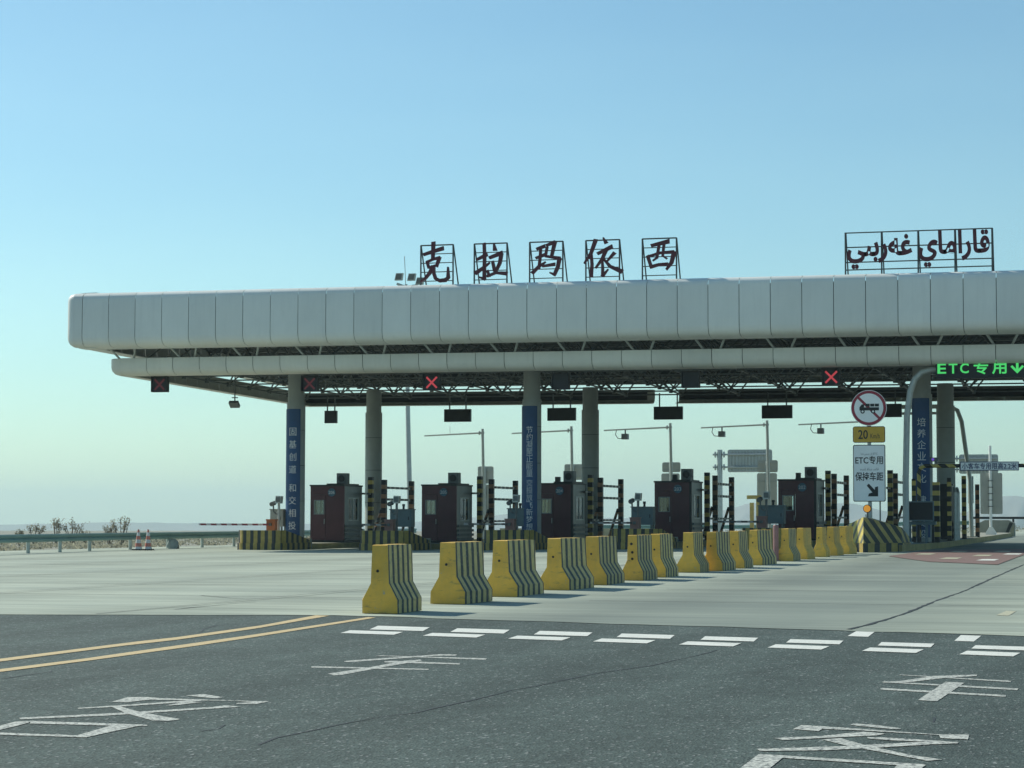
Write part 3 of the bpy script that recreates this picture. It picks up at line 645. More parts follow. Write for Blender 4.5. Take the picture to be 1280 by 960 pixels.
# ------------------------------------------------------------------ roof lettering
def ribbon(b, pts, ws, y0, y1):
    P = [Vector(p) for p in pts]
    if not isinstance(ws, (list, tuple)): ws = [ws] * len(P)
    if len(ws) != len(P): ws = [ws[0] + (ws[-1] - ws[0]) * i / (len(P) - 1) for i in range(len(P))]
    L = []; R = []
    for i, p in enumerate(P):
        t = (P[min(i + 1, len(P) - 1)] - P[max(i - 1, 0)]).normalized(); n_ = Vector((-t.y, t.x)) * ws[i] / 2
        e = t * (ws[i] * 0.28) * (-1 if i == 0 else 1 if i == len(P) - 1 else 0)
        L.append(p + n_ + e); R.append(p - n_ + e * 0.4)
    for i in range(len(P) - 1):
        q = [L[i], L[i + 1], R[i + 1], R[i]]
        b.prism([(a.x, a.y) for a in q], lambda u, v: (u, y0, v), (0, y1 - y0, 0))
GLYPH = {   # brush strokes traced in survey units, (left edge, base, scale), strokes = (points, widths)
 '克': ((242, 418, 1.0), [([(348, 102), (346, 160), (344, 222)], [24, 22, 20]), ([(272, 186), (340, 168), (425, 148)], [18, 20, 24]), ([(298, 238), (312, 285)], [18, 15]), ([(298, 240), (350, 222), (395, 216)], [14, 14, 22]), ([(396, 214), (374, 276)], [22, 16]), ([(312, 282), (374, 268)], 14), ([(345, 272), (320, 320), (285, 358), (250, 380)], [20, 20, 16, 9]), ([(352, 272), (352, 322), (366, 362), (400, 380), (445, 378), (468, 360), (466, 285)], [16, 18, 20, 22, 24, 22, 8])]),
 '拉': ((665, 410, 1.0), [([(692, 224), (770, 192)], [16, 22]), ([(748, 112), (752, 200), (750, 300), (750, 368)], [18, 20, 20, 22]), ([(750, 366), (706, 350)], [20, 8]), ([(680, 322), (735, 290), (792, 252)], [24, 18, 9]), ([(826, 120), (834, 162)], [9, 26]), ([(792, 216), (888, 186)], [18, 24]), ([(815, 245), (832, 312)], [16, 20]), ([(884, 194), (872, 258), (838, 322)], [22, 20, 14]), ([(772, 348), (840, 326), (925, 335)], [14, 16, 24]), ([(776, 308), (788, 350)], 14)]),
 '玛': ((12, 285, 1.6), [([(50, 130), (88, 119)], [10, 13]), ([(46, 170), (86, 158)], [9, 12]), ([(69, 124), (66, 170), (60, 215)], 10), ([(28, 236), (60, 208), (92, 190)], [13, 11, 5]), ([(97, 116), (136, 104)], [9, 13]), ([(137, 106), (122, 165)], [14, 11]), ([(100, 124), (92, 164)], 9), ([(92, 164), (160, 176)], [9, 13]), ([(160, 178), (152, 215), (136, 247)], [14, 13, 11]), ([(137, 248), (114, 238)], [12, 5]), ([(78, 208), (136, 202)], [8, 12])]),
 '依': ((270, 388, 1.0), [([(350, 88), (312, 185), (262, 250)], [24, 20, 9]), ([(316, 192), (322, 260), (316, 346)], [16, 18, 20]), ([(408, 76), (430, 112)], [8, 24]), ([(366, 186), (474, 142)], [17, 24]), ([(432, 160), (400, 225), (350, 286)], [22, 18, 10]), ([(400, 228), (404, 290), (404, 344)], [12, 15, 18]), ([(402, 346), (446, 300)], [20, 6]), ([(408, 222), (460, 280), (548, 320)], [12, 20, 28]), ([(494, 186), (440, 240)], [20, 9])]),
 '西': ((722, 378, 1.0), [([(795, 130), (925, 106)], [18, 26]), ([(852, 132), (836, 216)], 16), ([(890, 122), (880, 205), (910, 226)], [16, 14, 12]), ([(766, 202), (792, 276)], [20, 18]), ([(766, 206), (860, 184), (960, 182)], [13, 15, 20]), ([(966, 184), (946, 256), (908, 302)], [26, 22, 12]), ([(786, 280), (850, 266), (915, 264)], [20, 17, 17]), ([(838, 216), (806, 236)], [12, 8])]),
}
YS = 88.75
def roof_char(ch, x, label):
    zb = 10.97 + cz(x, YS)
    t = thing("roof_sign_letter", label, "sign", (x, YS, zb), "red characters standing on the canopy roof")
    W, H = 1.42, 1.90
    k = 0.0055
    for px in (0.0, W):
        fr = MB(); fr.tube([(px, 0, 0), (px, 0, H)], 0.035, 6); fr.build("frame_post", M_FRAME, t)
    for px in (0.0, W):
        st_ = MB(); st_.tube([(px, 0.03, H), (px, 0.85, 0)], 0.03, 6); st_.build("back_stay", M_FRAME, t)
    for q in range(5):
        r_ = MB(); zq = H * (1 - q * 0.2) - (0.01 if q == 0 else 0); r_.tube([(0, 0, zq), (W, 0, zq)], 0.02 if q else 0.03, 6); r_.build("frame_rail", M_FRAME, t)
    (gx, gy, gs), strokes = GLYPH[ch]
    lt = MB()
    for i, (P, w_) in enumerate(strokes):
        pts = [((px - gx) * gs * k, (gy - py) * gs * k * 1.06 + (px - gx) * gs * k * 0.018 + 0.14) for px, py in P]
        ws_ = [q * gs * k * 1.28 for q in w_] if isinstance(w_, list) else w_ * gs * k * 1.28
        ribbon(lt, pts, ws_, -0.14 - 0.003 * i, -0.04 + 0.002 * i)
    lt.build("character", M_LETTER, t)
for ch, x, lab in (('克', -29.95, "dark red roof character 克 on its frame, next to the floodlight mast"), ('拉', -27.6, "dark red roof character 拉 on its frame, second from the floodlight mast"),
                   ('玛', -25.2, "dark red roof character 玛, in the middle of the five-character roof name"), ('依', -22.8, "dark red roof character 依 on its frame, left of the last character 西"), ('西', -20.42, "dark red boxy roof character 西, right end of the five-character name")):
    roof_char(ch, x, lab)
x = -12.15; zb = 10.97 + cz(x, YS)
t = thing("roof_script_sign", "long roof sign in dark Arabic script on a wide frame, above the right end", "sign", (x, YS, zb))
for i in range(5):
    px = i * 1.43; b = MB(); b.tube([(px, 0, 0), (px, 0, 1.9)], 0.035, 6); b.build("frame_post", M_FRAME, t)
    b = MB(); b.tube([(px + 0.02, 0.03, 1.88), (px, 0.85, 0)], 0.03, 6); b.build("back_stay", M_FRAME, t)
for zq in (0.40, 0.70, 1.3, 1.88):
    b = MB(); b.tube([(0, 0, zq), (5.72, 0, zq)], 0.025, 6); b.build("frame_rail", M_FRAME, t)
AR = "\uFED7\uFE8E\uFEAD\uFE8D\uFEE3\uFE8E\uFEF1 \uFECF\uFEEA\uFEAD\uFE91\uFBE9\uFEF2"
me = text_mesh(AR[::-1], 1.42, 0.1, M_LETTER, 5.55, 0.03, True)
for v in me.vertices: v.co.y -= 0.1
obj("lettering", me, t, (2.86, 0, 1.13))

# ------------------------------------------------------------------ toll islands
ISL = [-37.75, -32.15, -26.6, -21.1, -15.6]
def island(pts, h, m, label_unused=None):
    b = MB(); n = len(pts); top = [(x, y, zg(x, y) + h) for x, y in pts]; bot = [(x, y, zg(x, y) - 0.05) for x, y in pts]
    b.v += bot + top; b.f.append(tuple(range(n, 2 * n))); b.mi.append(0)
    for i in range(n):
        j = (i + 1) % n; b.f.append((i, j, n + j, n + i)); b.mi.append(1)
    return structure(b.build("traffic_island", (M_KERB, m)))
for x in ISL:
    P = [(x - 1.05, 90.4)] + [(x - 1.05, y) for y in (100, 110, 121)] + [(x - 0.7, 122.4), (x + 0.7, 122.4)] + [(x + 1.05, y) for y in (121, 110, 100, 90.4)]
    island(P[::-1], 0.25, M_KERBY)
P6 = [(-11.85, 85.2), (-9.55, 84.6), (-9.2, 89), (-8.9, 94), (-8.85, 104), (-8.85, 114), (-8.9, 126), (-8.95, 137), (-9.6, 138.5), (-11.3, 138), (-11.6, 126), (-11.8, 114), (-11.85, 104), (-11.85, 94)]
island(P6, 0.25, M_KERBY)

# bumpers at the island noses
NAMES = ["left-most", "second", "third", "fourth", "fifth"]
def bumper(x, label):
    t = thing("island_bumper", label, "bumper", (x, 90, zg(x, 90)), "striped bumpers at the island noses")
    b = MB(); hh = 0.85
    # plan: blunt nose with a rounded left corner, top falling to the rear
    plan = [(-1.08, 3.4), (-1.08, 0.55), (-0.98, 0.22), (-0.75, 0.0), (0.75, 0.0), (0.98, 0.22), (1.08, 0.55), (1.08, 3.4)]
    def top(y): return hh - max(0, y - 0.6) * 0.155
    for k, (z0f, z1f, g) in enumerate(((lambda y: 0.0, lambda y: 0.30, 0.045), (lambda y: 0.30, top, 0.0))):
        P = [(u * (1 + g), v - g if v < 1 else v) for u, v in plan]; o = len(b.v); n = len(P)
        b.v += [(u, v, z0f(v)) for u, v in P] + [(u, v, z1f(v)) for u, v in P]
        for i in range(n):
            j = (i + 1) % n; b.f.append((o + i, o + j, o + n + j, o + n + i))
            nx_, ny_ = P[j][1] - P[i][1], P[j][0] - P[i][0]; b.mi.append(1 if abs(ny_) < abs(nx_) * 0.8 else 0)
        b.f.append(tuple(o + n + i for i in range(n))); b.mi.append(2)
    b.build("striped_block", (M_BSTRN, M_BSTRY, M_YEL), t)
    g_ = MB(); g_.box(-1.1, 1.1, 3.42, 3.6, 0, 0.5); g_.build("rear_block", M_KERB, t)
    return t
LM = ["below the left-most banner", "behind the nearest yellow barrier", "below the middle banner", "left of the fourth booth from the left", "almost hidden, left of the right-most booth"]
for i, x in enumerate(ISL): bumper(x, "yellow and black striped island bumper, " + LM[i])
# pointed bumper of the ETC island
t = thing("pointed_bumper", "pointed yellow and black bumper with diagonal stripes under the tall white sign", "bumper", (-10.7, 82.4, zg(-10.7, 82.4)))
b = MB(); o = 0
# stations along the axis: y, half width, height at ridge
b.v = [(0, 0, 0.34), (0, 0.05, 1.30), (-1.1, 2.6, 0.34), (-1.1, 2.6, 0.92), (1.1, 2.6, 0.34), (1.1, 2.6, 0.92), (0, 2.6, 1.26), (-1.1, 5.2, 0.34), (-1.1, 5.2, 0.55), (1.1, 5.2, 0.34), (1.1, 5.2, 0.55), (0, 5.2, 0.7)]
b.f = [(0, 2, 3, 1), (0, 1, 5, 4), (1, 3, 6), (1, 6, 5), (2, 7, 8, 3), (4, 5, 10, 9), (3, 8, 11, 6), (6, 11, 10, 5), (7, 9, 10, 11, 8), (0, 4, 9, 7, 2)]
b.mi = [1, 0, 1, 0, 1, 0, 1, 0, 0, 0]
bo = b.build("nose_block", (M_DIAGR, M_DIAGL), t)
b = MB(); pl = [(0, -0.1), (1.15, 2.5), (1.15, 5.2), (-1.15, 5.2), (-1.15, 2.5)]
b.prism(pl, lambda u, v: (u, v, 0.0), (0, 0, 0.335)); b.mi = [1] * len(b.mi)
b.build("plinth", (M_YEL, M_BSTRN), t)
# far-end bumpers seen from behind
def far_bumper(x, y, label):
    t = thing("far_bumper", label, "bumper", (x, y, zg(x, y) + 0.02), "bumpers at the far ends of the islands")
    b = MB(); b.prism([(-1.05, 0), (1.05, 0), (1.05, 0.8), (0.7, 0.98), (-0.7, 0.98), (-1.05, 0.8)], lambda u, v: (u, 0, v), (0, 1.0, 0)); b.build("block", M_KERB, t)
    b = MB(); b.prism([(0.45, 0.04), (0.62, 0.04), (0.98, 0.8), (0.78, 0.86)], lambda u, v: (u, -0.012, v), (0, 0.01, 0)); b.build("painted_band", M_BLK, t)
    b = MB(); b.prism([(0.66, 0.03), (1.04, 0.03), (1.04, 0.72)], lambda u, v: (u, -0.012, v), (0, 0.01, 0)); b.build("painted_corner", M_TANW, t)
far_bumper(-10.0, 139.2, "grey bumper back with one dark diagonal band, at the far end of the right-most island")
tag(MB().box(-0.9, 1.6, -0.6, 0.6, 0, 0.95).build("far_block", M_TANW, None, (-7.6, 150, zg(-7.6, 150))), "tan concrete block beyond the gate at the right edge of the view", "concrete block")

# ------------------------------------------------------------------ booths
def wall_hole(b, axis, c0, c1, a0, a1, z0, z1, holes):
    """wall slab with rectangular holes (a0,a1,z0,z1 each); axis 'x' = wall runs along X, thickness c0..c1 in Y"""
    holes = sorted(holes); cur = a0
    def bx(p0, p1, q0, q1):
        if p1 - p0 < 1e-4 or q1 - q0 < 1e-4: return
        b.box(p0, p1, c0, c1, q0, q1) if axis == 'x' else b.box(c0, c1, p0, p1, q0, q1)
    for h0, h1, v0, v1 in holes:
        bx(cur, h0, z0, z1); bx(h0, h1, z0, v0); bx(h0, h1, v1, z1); cur = h1
    bx(cur, a1, z0, z1)
def frame_hole(b, axis, c0, c1, h, w=0.05):
    h0, h1, v0, v1 = h
    for p0, p1, q0, q1 in ((h0, h0 + w, v0, v1), (h1 - w, h1, v0, v1), (h0 + w, h1 - w, v0, v0 + w), (h0 + w, h1 - w, v1 - w, v1)):
        b.box(p0, p1, c0, c1, q0, q1) if axis == 'x' else b.box(c0, c1, p0, p1, q0, q1)
def booth(x, y, num, label, guard):
    t = thing("toll_booth", label, "toll booth", (x, y, zg(x, y) + 0.25), "maroon toll booths on the islands")
    W, Lb, H = 0.84, 2.4, 2.62
    dw = (-0.66, -0.14, 1.30, 1.98)                        # window in the door
    b = MB(); wall_hole(b, 'x', 0.0, 0.06, -0.08, W - 0.10, 0.1, H, []); wall_hole(b, 'x', 0.0, 0.06, -W, -0.74, 0.1, H, []); b.box(-0.74, -0.08, 0, 0.06, 2.22, H)
    b.build("front_wall", M_MAROON, t)
    b = MB(); wall_hole(b, 'x', -0.012, 0.035, -0.73, -0.09, 0.12, 2.21, [dw]); d = b.build("door", M_MAROON, t)
    b = MB(); frame_hole(b, 'x', -0.022, -0.0125, dw, 0.04); b.build("window_trim", M_BOOTHG, d)
    b = MB(); b.box(dw[0], dw[1], 0.008, 0.016, dw[2], dw[3]); b.build("window_pane", M_GLASS, d)
    b = MB(); b.tube([(-0.13, -0.05, 0.86), (-0.13, -0.05, 1.10)], 0.014, 6); b.build("handle", M_STEELL, d)
    for bb in ((W - 0.10, W, 0, 0.1), (-W + 0.0, -W + 0.06, 0.062, 0.12), (W - 0.06, W, Lb - 0.06, Lb)):
        b = MB(); b.box(*bb, 0.1, H); b.build("corner_post", M_BLACK if guard else M_MAROON, t)
    sw = (0.55, 1.95, 1.0, 2.1)
    for sx in (1, -1):
        b = MB(); c0, c1 = (W - 0.07, W - 0.01) if sx > 0 else (-W + 0.01, -W + 0.07)
        wall_hole(b, 'y', c0, c1, 0.12, Lb - 0.07, 0.1, H, [sw]); b.build("side_wall", M_BOOTHG, t)
        b = MB(); cc0, cc1 = (c0 - 0.005, c1 + 0.012); frame_hole(b, 'y', cc0, cc1, sw, 0.06); b.box(cc0 + 0.01, cc1 - 0.01, 1.2, 1.26, 1.06, 2.04); wf = b.build("service_window", M_STEELL, t)
        b = MB(); b.box((c0 + c1) / 2 - 0.004, (c0 + c1) / 2 + 0.004, 0.61, 1.2, 1.06, 2.04); b.box((c0 + c1) / 2 - 0.004, (c0 + c1) / 2 + 0.004, 1.26, 1.89, 1.06, 2.04); b.build("window_pane", M_GLASS, wf)
    bw = (-0.6, 0.5, 1.0, 2.05)
    b = MB(); wall_hole(b, 'x', Lb - 0.06, Lb, -W, W - 0.06, 0.1, H, [bw]); b.build("rear_wall", M_MAROON, t)
    b = MB(); b.box(bw[0], bw[1], Lb - 0.035, Lb - 0.027, bw[2], bw[3]); b.build("window_pane", M_GLASS, t)
    b = MB(); b.box(-W - 0.02, W + 0.02, -0.02, Lb + 0.02, 0.0, 0.1); b.build("base", M_BLACK, t)
    b = MB(); b.box(-W - 0.03, W + 0.03, -0.05, Lb + 0.05, H, H + 0.07); b.box(-0.1, W - 0.08, 0.15, Lb - 0.2, H + 0.07, H + 0.13); b.build("roof", M_BLACK, t)
    b = MB(); b.box(0.25, 0.73, 0.55, 1.0, H + 0.13, H + 0.62); b.box(0.30, 0.68, 0.535, 0.55, H + 0.18, H + 0.56); ac = b.build("air_conditioner", M_STEELD, t)
    b = MB(); b.disc((0.49, H + 0.37), 0.16, 0.52, 0.536, 16); b.build("fan_grille", M_BLACK, ac)
    if guard:
        b = MB(); b.box(-0.16, 0.04, 0.6, 0.85, H + 0.13, H + 0.36); b.build("roof_lamp", M_BLACK, t)
    # number disc
    b = MB(); b.disc((0.22, 2.33), 0.19, -0.03, -0.001, 24); bd = b.build("number_disc", M_BADGE, t)
    obj("number", text_mesh(num, 0.15, 0.006, M_PRINT, 0.3), bd, (0.22, -0.034, 2.33))
    # desk, chair back and clerk screen inside
    b = MB(); b.box(0.2, 0.75, 0.5, 1.9, 0.9, 0.95); b.box(0.45, 0.5, 0.9, 1.3, 0.96, 1.3); b.build("desk", M_BOOTHG, t)
    # crash rails along the right side
    for q in range(4):
        b = MB(); z0 = 0.12 + q * 0.2; b.box(W + 0.03, W + 0.11, 0.05, Lb - 0.05, z0, z0 + 0.11); b.build("crash_rail", M_STEELD, t)
    return t
BL = ["left-most maroon toll booth, right of the widely spaced blue banner", "second maroon toll booth from the left, between the plain rear column and middle banner", "third maroon toll booth, partly hidden by the middle blue banner column", "fourth maroon toll booth from the left, right of the second plain rear column", "right-most maroon toll booth, left of the tall white lane sign"]
for i, (x, num) in enumerate(zip((-37.66, -32.17, -26.65, -21.19, -15.62), ("206", "205", "204", "203", "202"))):
    booth(x, 98.1, num, BL[i], i > 1)

# striped protection frames beside the booths
def post_frame(x, label, first=False):
    z = zg(x, 101) + 0.25; H = 3.1
    t = thing("post_frame", label, "striped frame", (x, 101, z), "striped post frames beside the booths")
    for k, (y, mm) in enumerate(((0.0, M_POSTST), (1.9, M_POSTRD), (6.0, M_POSTRD))):
        b = MB(); hh = H - 0.1 * (k > 0); b.box(-0.115, 0.115, y - 0.115, y + 0.115, 0, hh); b.build("post", mm, t)
    for y in (1.9, 6.0):
        b = MB(); b.tube([(-0.14, y, 1.55), (-0.62, y - 0.1, 0.02)], 0.07, 6); b.build("brace", M_POSTRD, t)
    for zq in (2.62, 2.05):
        b = MB(); b.box(-0.05, 0.05, 2.02, 5.88, zq - 0.055, zq + 0.055); b.build("bar", M_BARST, t)
    b = MB(); b.box(-0.04, 0.04, -1.2, -0.12, 2.25, 2.34); b.build("bar", M_BARST, t)
    b = MB(); b.box(-0.05, 0.05, 0.12, 5.88, 0.95, 1.04); b.build("bar", M_BARST, t)
for i, x in enumerate((-36.55, -31.1, -25.72, -20.22, -14.68, -11.9)):
    post_frame(x, "dark striped post frame " + ["right of the left-most booth, in front of the plain rear column", "between the second booth and the middle banner column", "at the plain rear column right of the third booth", "right of the fourth booth from the left", "between the right-most booth and the tall white sign", "right behind the pointed bumper, left of the bent grey pipe"][i])

# cabinets, gate machines, arms, cameras on the islands
def gate(x, label, arm, m):
    t = thing("barrier_gate", label, "barrier gate", (x, 92.5, zg(x, 92.5) + 0.25), "barrier gates with striped arms")
    b = MB(); b.box(-0.2, 0.2, -0.17, 0.17, 0.04, 1.02); b.box(-0.22, 0.22, -0.19, 0.19, 1.02, 1.08); b.build("housing", m, t)
    b = MB(); b.box(-0.26, 0.26, -0.22, 0.22, 0, 0.04); b.build("foot_plate", M_STEELD, t)
    b = MB(); b.box(-0.06, 0.06, -0.24, -0.17, 0.78, 0.9); hub = b.build("arm_hub", M_STEELD, t)
    b = MB(); b.box(-0.12 - arm, -0.1, -0.235, -0.2, 0.80, 0.885); a_ = b.build("arm", M_ARMST if m is M_ORANGE else M_ARMDIM, t)
    return t
for i, (x, arm) in enumerate(zip((-38.12, -32.58, -27.1, -21.6, -16.2), (3.3, 1.1, 1.9, 1.8, 1.9))):
    gate(x, ["orange barrier gate at the left-most island with long red and white arm", "faded barrier gate with short arm at the second island", "faded red barrier gate left of the middle banner column", "faded barrier gate in front of the fourth booth from the left", "faded barrier gate behind the pink bollard, at the right-most booth"][i], arm, M_ORANGE if i == 0 else M_PINKB)
for i, (x, w, m) in enumerate(((-38.62, 0.62, M_CABG), (-32.7, 1.0, M_CABB), (-27.3, 0.9, M_CABB), (-21.72, 0.95, M_CABB), (-16.12, 1.1, M_CABB))):
    t = thing("equipment_cabinet", ["beige equipment cabinet behind the orange barrier gate", "blue-grey equipment cabinet beside the second booth from the left", "blue-grey equipment cabinet left of the middle banner column", "blue-grey equipment cabinet beside the fourth booth from the left", "blue-grey equipment cabinet overlapping the left side of the right-most booth"][i], "cabinet", (x, 94.5, zg(x, 94.5) + 0.25), "equipment cabinets on the islands")
    b = MB(); b.box(-w / 2, w / 2, -0.25, 0.25, 0.75, 1.5); b.build("cabinet_body", m, t)
    b = MB(); b.box(-w / 2 - 0.03, w / 2 + 0.03, -0.29, 0.28, 1.5, 1.54); b.build("cabinet_lid", m, t)
    b = MB(); b.box(-w / 2 + 0.05, w / 2 - 0.05, -0.262, -0.252, 0.8, 1.46); d = b.build("cabinet_door", m, t)
    b = MB(); b.box(w / 2 - 0.14, w / 2 - 0.11, -0.285, -0.264, 1.05, 1.2); b.build("handle", M_BLACK, d)
    for sx in (-1, 1):
        for sy in (-0.2, 0.2):
            b = MB(); b.box(sx * (w / 2 - 0.08) - 0.035, sx * (w / 2 - 0.08) + 0.035, sy - 0.03, sy + 0.03, 0, 0.75); b.build("leg", M_STEELD, t)
    if i: 
        b = MB(); b.tube([(0.05, 0, 1.54), (0.05, 0, 1.66)], 0.05, 8); b.tube([(0.05, 0, 1.66), (0.05, 0, 1.76)], 0.065, 8); b.build("beacon", M_BLACK, t)
for i, x in enumerate((-38.0, -32.45, -27.0, -21.6, -16.1)):
    t = thing("camera_post", "post with flash head and round camera, " + ["in front of the left-most banner column", "above the second cabinet from the left", "above the cabinet left of the middle banner column", "above the cabinet just left of the fourth booth", "in front of the tall pale sign back"][i], "camera post", (x, 93, zg(x, 93) + 0.25), "camera posts on the islands")
    b = MB(); b.tube([(0, 0, 0), (0, 0, 1.85)], 0.055, 8); b.build("post", M_STEELL if i == 0 else M_STEELD, t)
    b = MB(); b.prism([(-0.14, 1.78), (0.12, 1.78), (0.15, 2.1), (-0.1, 2.12)], lambda u, v: (u, -0.14, v), (0, 0.28, 0)); hd = b.build("flash_head", M_GALV, t)
    b = MB(); b.box(-0.09, 0.11, -0.15, -0.141, 1.84, 2.06); b.build("lens_glass", M_STEELD, hd)
    b = MB(); b.tube([(-0.30, -0.16, 1.74), (-0.26, 0.12, 1.80)], 0.10, 10); b.build("camera_body", M_STEELD, t)
    b = MB(); b.tube([(0, 0, 1.35), (-0.14, 0, 1.32), (-0.25, 0, 1.42), (-0.27, 0, 1.7)], 0.035, 6); b.build("camera_bracket", M_STEELD, t)

# ------------------------------------------------------------------ lane signals, hanging boards
def cross(s, w): 
    return [[(-s, -s + w), (-s + w, -s), (s, s - w), (s - w, s)], [(-s, s - w), (s - w, -s), (s, -s + w), (-s + w, s)]]
for i, (x, z0, m, lab) in enumerate(((-42.7, 6.93, E_REDD, "dim red cross lane signal under the left end of the canopy"), (-35.6, 6.86, E_REDD, "dim red cross lane signal beside the left-most banner column"), (-30.03, 6.83, E_REDB, "red cross lane signal left of the middle banner column"),
                                     (-24.35, 6.78, None, "unlit lane signal right of the middle banner column"), (-18.8, 6.77, None, "unlit lane signal left of the bright red cross"), (-13.0, 6.79, E_REDB, "bright red cross lane signal above the round no-entry sign for trucks"))):
    t = thing("lane_signal", lab, "lane signal", (x, 90.5, z0), "lane signals under the front of the canopy")
    b = MB(); b.box(-0.34, 0.34, 0, 0.22, 0, 0.66); b.build("signal_housing", M_SCREEN, t)
    b = MB()
    for q in (-0.28, 0.28): b.box(q - 0.025, q + 0.025, 0.08, 0.13, 0.66, 7.68 + cz(x, 90.5) - z0)
    b.build("hanger", M_STEELD, t)
    b = MB(); b.box(-0.37, -0.34, -0.1, 0.22, 0, 0.69); b.box(0.34, 0.37, -0.1, 0.22, 0, 0.69); b.box(-0.34, 0.34, -0.1, 0.22, 0.66, 0.69); b.build("hood", M_BLACK, t)
    if m:
        b = MB()
        for k, P in enumerate(cross(0.26, 0.055)): b.prism([(u, v + 0.33) for u, v in P], lambda u, v: (u, -0.012 - 0.003 * k, v), (0, 0.011, 0))
        b.build("red_cross", m, t)
for i, (x0, x1, lab) in enumerate(((-41.65, -41.0, "small dark square board hanging beyond the left-most banner column"), (-35.17, -33.77, "dark display board hanging left of the middle banner column"), (-29.74, -28.29, "dark display board hanging right of the middle banner column"), (-24.29, -22.85, "dark display board hanging above the fourth booth from the left"), (-18.91, -17.43, "dark display board hanging above the right-most booth, left of the truck sign"), (-13.75, -12.16, "dark display board hanging partly behind the round truck sign"))):
    x = (x0 + x1) / 2; w = (x1 - x0) / 2
    t = thing("hanging_display", lab, "display board", (x, 108, 6.27), "display boards hanging at the rear of the canopy")
    b = MB(); b.box(-w, w, 0, 0.2, 0, 0.64); b.build("display_housing", M_SCREEN, t)
    b = MB(); b.box(-w + 0.05, w - 0.05, -0.006, -0.001, 0.05, 0.59); b.build("display_face", M_BLACK, t)
    for q in (-0.62 * w, 0.62 * w):
        b = MB(); b.box(q - 0.03, q + 0.03, 0.08, 0.13, 0.64, 7.9 + cz(x, 108) - 6.27); b.build("hanger", M_STEELD, t)
def floodlight(t, c, tiltx=-0.6, s=1.0):
    b = MB(); P = []
    for z in (0, -0.14 * s):
        for u, v in ((-0.22, -0.16), (0.22, -0.16), (0.22, 0.16), (-0.22, 0.16)):
            q = Matrix.Rotation(tiltx, 3, 'X') @ Vector((u * s, v * s, z)); P.append(Vector(c) + q)
    b.quadbox(P[4:] + P[:4]); return b.build("lamp_head", M_STEELD, t)
t = thing("eave_floodlight", "small floodlight hanging below the left rear eave of the canopy", "floodlight", (-41.9, 97, 6.75))
b = MB(); b.tube([(0, 0, 0.05), (0, 0, 1.35 + cz(-41.9, 97))], 0.03, 6); b.box(-0.12, 0.12, -0.1, 0.1, 0.24, 0.28); b.build("stem", M_STEELD, t)
floodlight(t, (0, 0, 0.0), -0.75, 1.05)

# ------------------------------------------------------------------ poles with side arms behind the booths
for i, (x, ztop, arm, hascam) in enumerate(((-36.5, 6.36, 3.4, 0), (-31.4, 6.45, 3.4, 0), (-25.85, 6.57, 3.7, 2.5), (-20.55, 6.66, 3.6, 2.45), (-15.16, 6.78, 3.7, 2.5))):
    z = zg(x, 119) + 0.25
    t = thing("arm_pole", ["grey pole with bare side arm, first arm pole right of the floodlight mast", "grey pole with bare side arm, crossing behind the middle blue banner", "grey pole with side arm and camera, rising above the fourth booth from the left", "grey pole with side arm and camera, in front of the tall pale sign back", "grey pole with side arm and camera, mostly behind the round truck sign"][i], "pole", (x, 119, z), "poles with side arms behind the booths")
    H = ztop - z
    b = MB(); b.tube([(0.12, 0, 0), (0, 0, H)], [0.10, 0.075], 10); b.build("pole", M_STEELL, t, smooth=True)
    b = MB(); b.tube([(0.1, 0, H - 0.22), (-arm, 0, H - 0.36)], [0.05, 0.04], 8); a_ = b.build("side_arm", M_STEELL, t)
    b = MB(); b.tube([(-0.2, 0, H - 0.225), (-0.14, 0, H - 0.228)], 0.12, 8); b.build("flange", M_STEELL, t)
    if hascam:
        b = MB(); b.box(-hascam - 0.17, -hascam + 0.15, -0.22, 0.22, H - 0.86, H - 0.56); b.tube([(-hascam, -0.24, H - 0.72), (-hascam, -0.2, H - 0.72)], 0.1, 10); cm = b.build("camera", M_STEELD, t)
        b = MB(); b.tube([(-hascam, 0, H - 0.56), (-hascam, 0, H - 0.3)], 0.04, 6); b.build("camera_mount", M_STEELD, t)
        b = MB(); b.tube([(-hascam - 0.5, 0, H - 0.36), (-hascam - 0.55, 0, H - 0.6), (-hascam - 0.42, 0, H - 0.8), (-hascam - 0.15, 0, H - 0.82)], 0.022, 5); b.build("cable", M_BLACK, t)
    else:
        b = MB(); b.tube([(-1.9, 0, H - 0.25), (-1.9, 0, H + 0.15)], 0.012, 4); b.build("aerial", M_STEELL, t)
def round_rect(w, h, r, n=4):
    P = []
    for cx_, cy_, a in ((w / 2 - r, h / 2 - r, 0), (-w / 2 + r, h / 2 - r, 90), (-w / 2 + r, -h / 2 + r, 180), (w / 2 - r, -h / 2 + r, 270)):
        for i in range(n + 1): th = math.radians(a + 90 * i / n); P.append((cx_ + r * math.cos(th), cy_ + r * math.sin(th)))
    return P
def sign_back(x, y, plates, post_x, post_top, label, grp="sign backs facing away beyond the gate"):
    z = zg(x, y) + 0.02
    t = thing("road_sign", label, "road sign", (x, y, z), grp)
    for cx_, cz_, w, h in plates:
        b = MB(); b.prism([(u + cx_, v + cz_ - z) for u, v in round_rect(w, h, 0.1)], lambda u, v: (u, 0.1, v), (0, 0.03, 0)); pl_ = b.build("sign_plate", M_SIGNBACK, t)
        for q in (-0.28, 0.28):
            b = MB(); b.box(cx_ - w / 2 + 0.04, cx_ + w / 2 - 0.04, 0.06, 0.099, cz_ - z + q * h - 0.03, cz_ - z + q * h + 0.03); b.build("stiffener", M_GALV, pl_)
    b = MB(); b.tube([(post_x, 0, 0), (post_x, 0, post_top - z)], 0.06, 8); b.build("post", M_GALV, t)
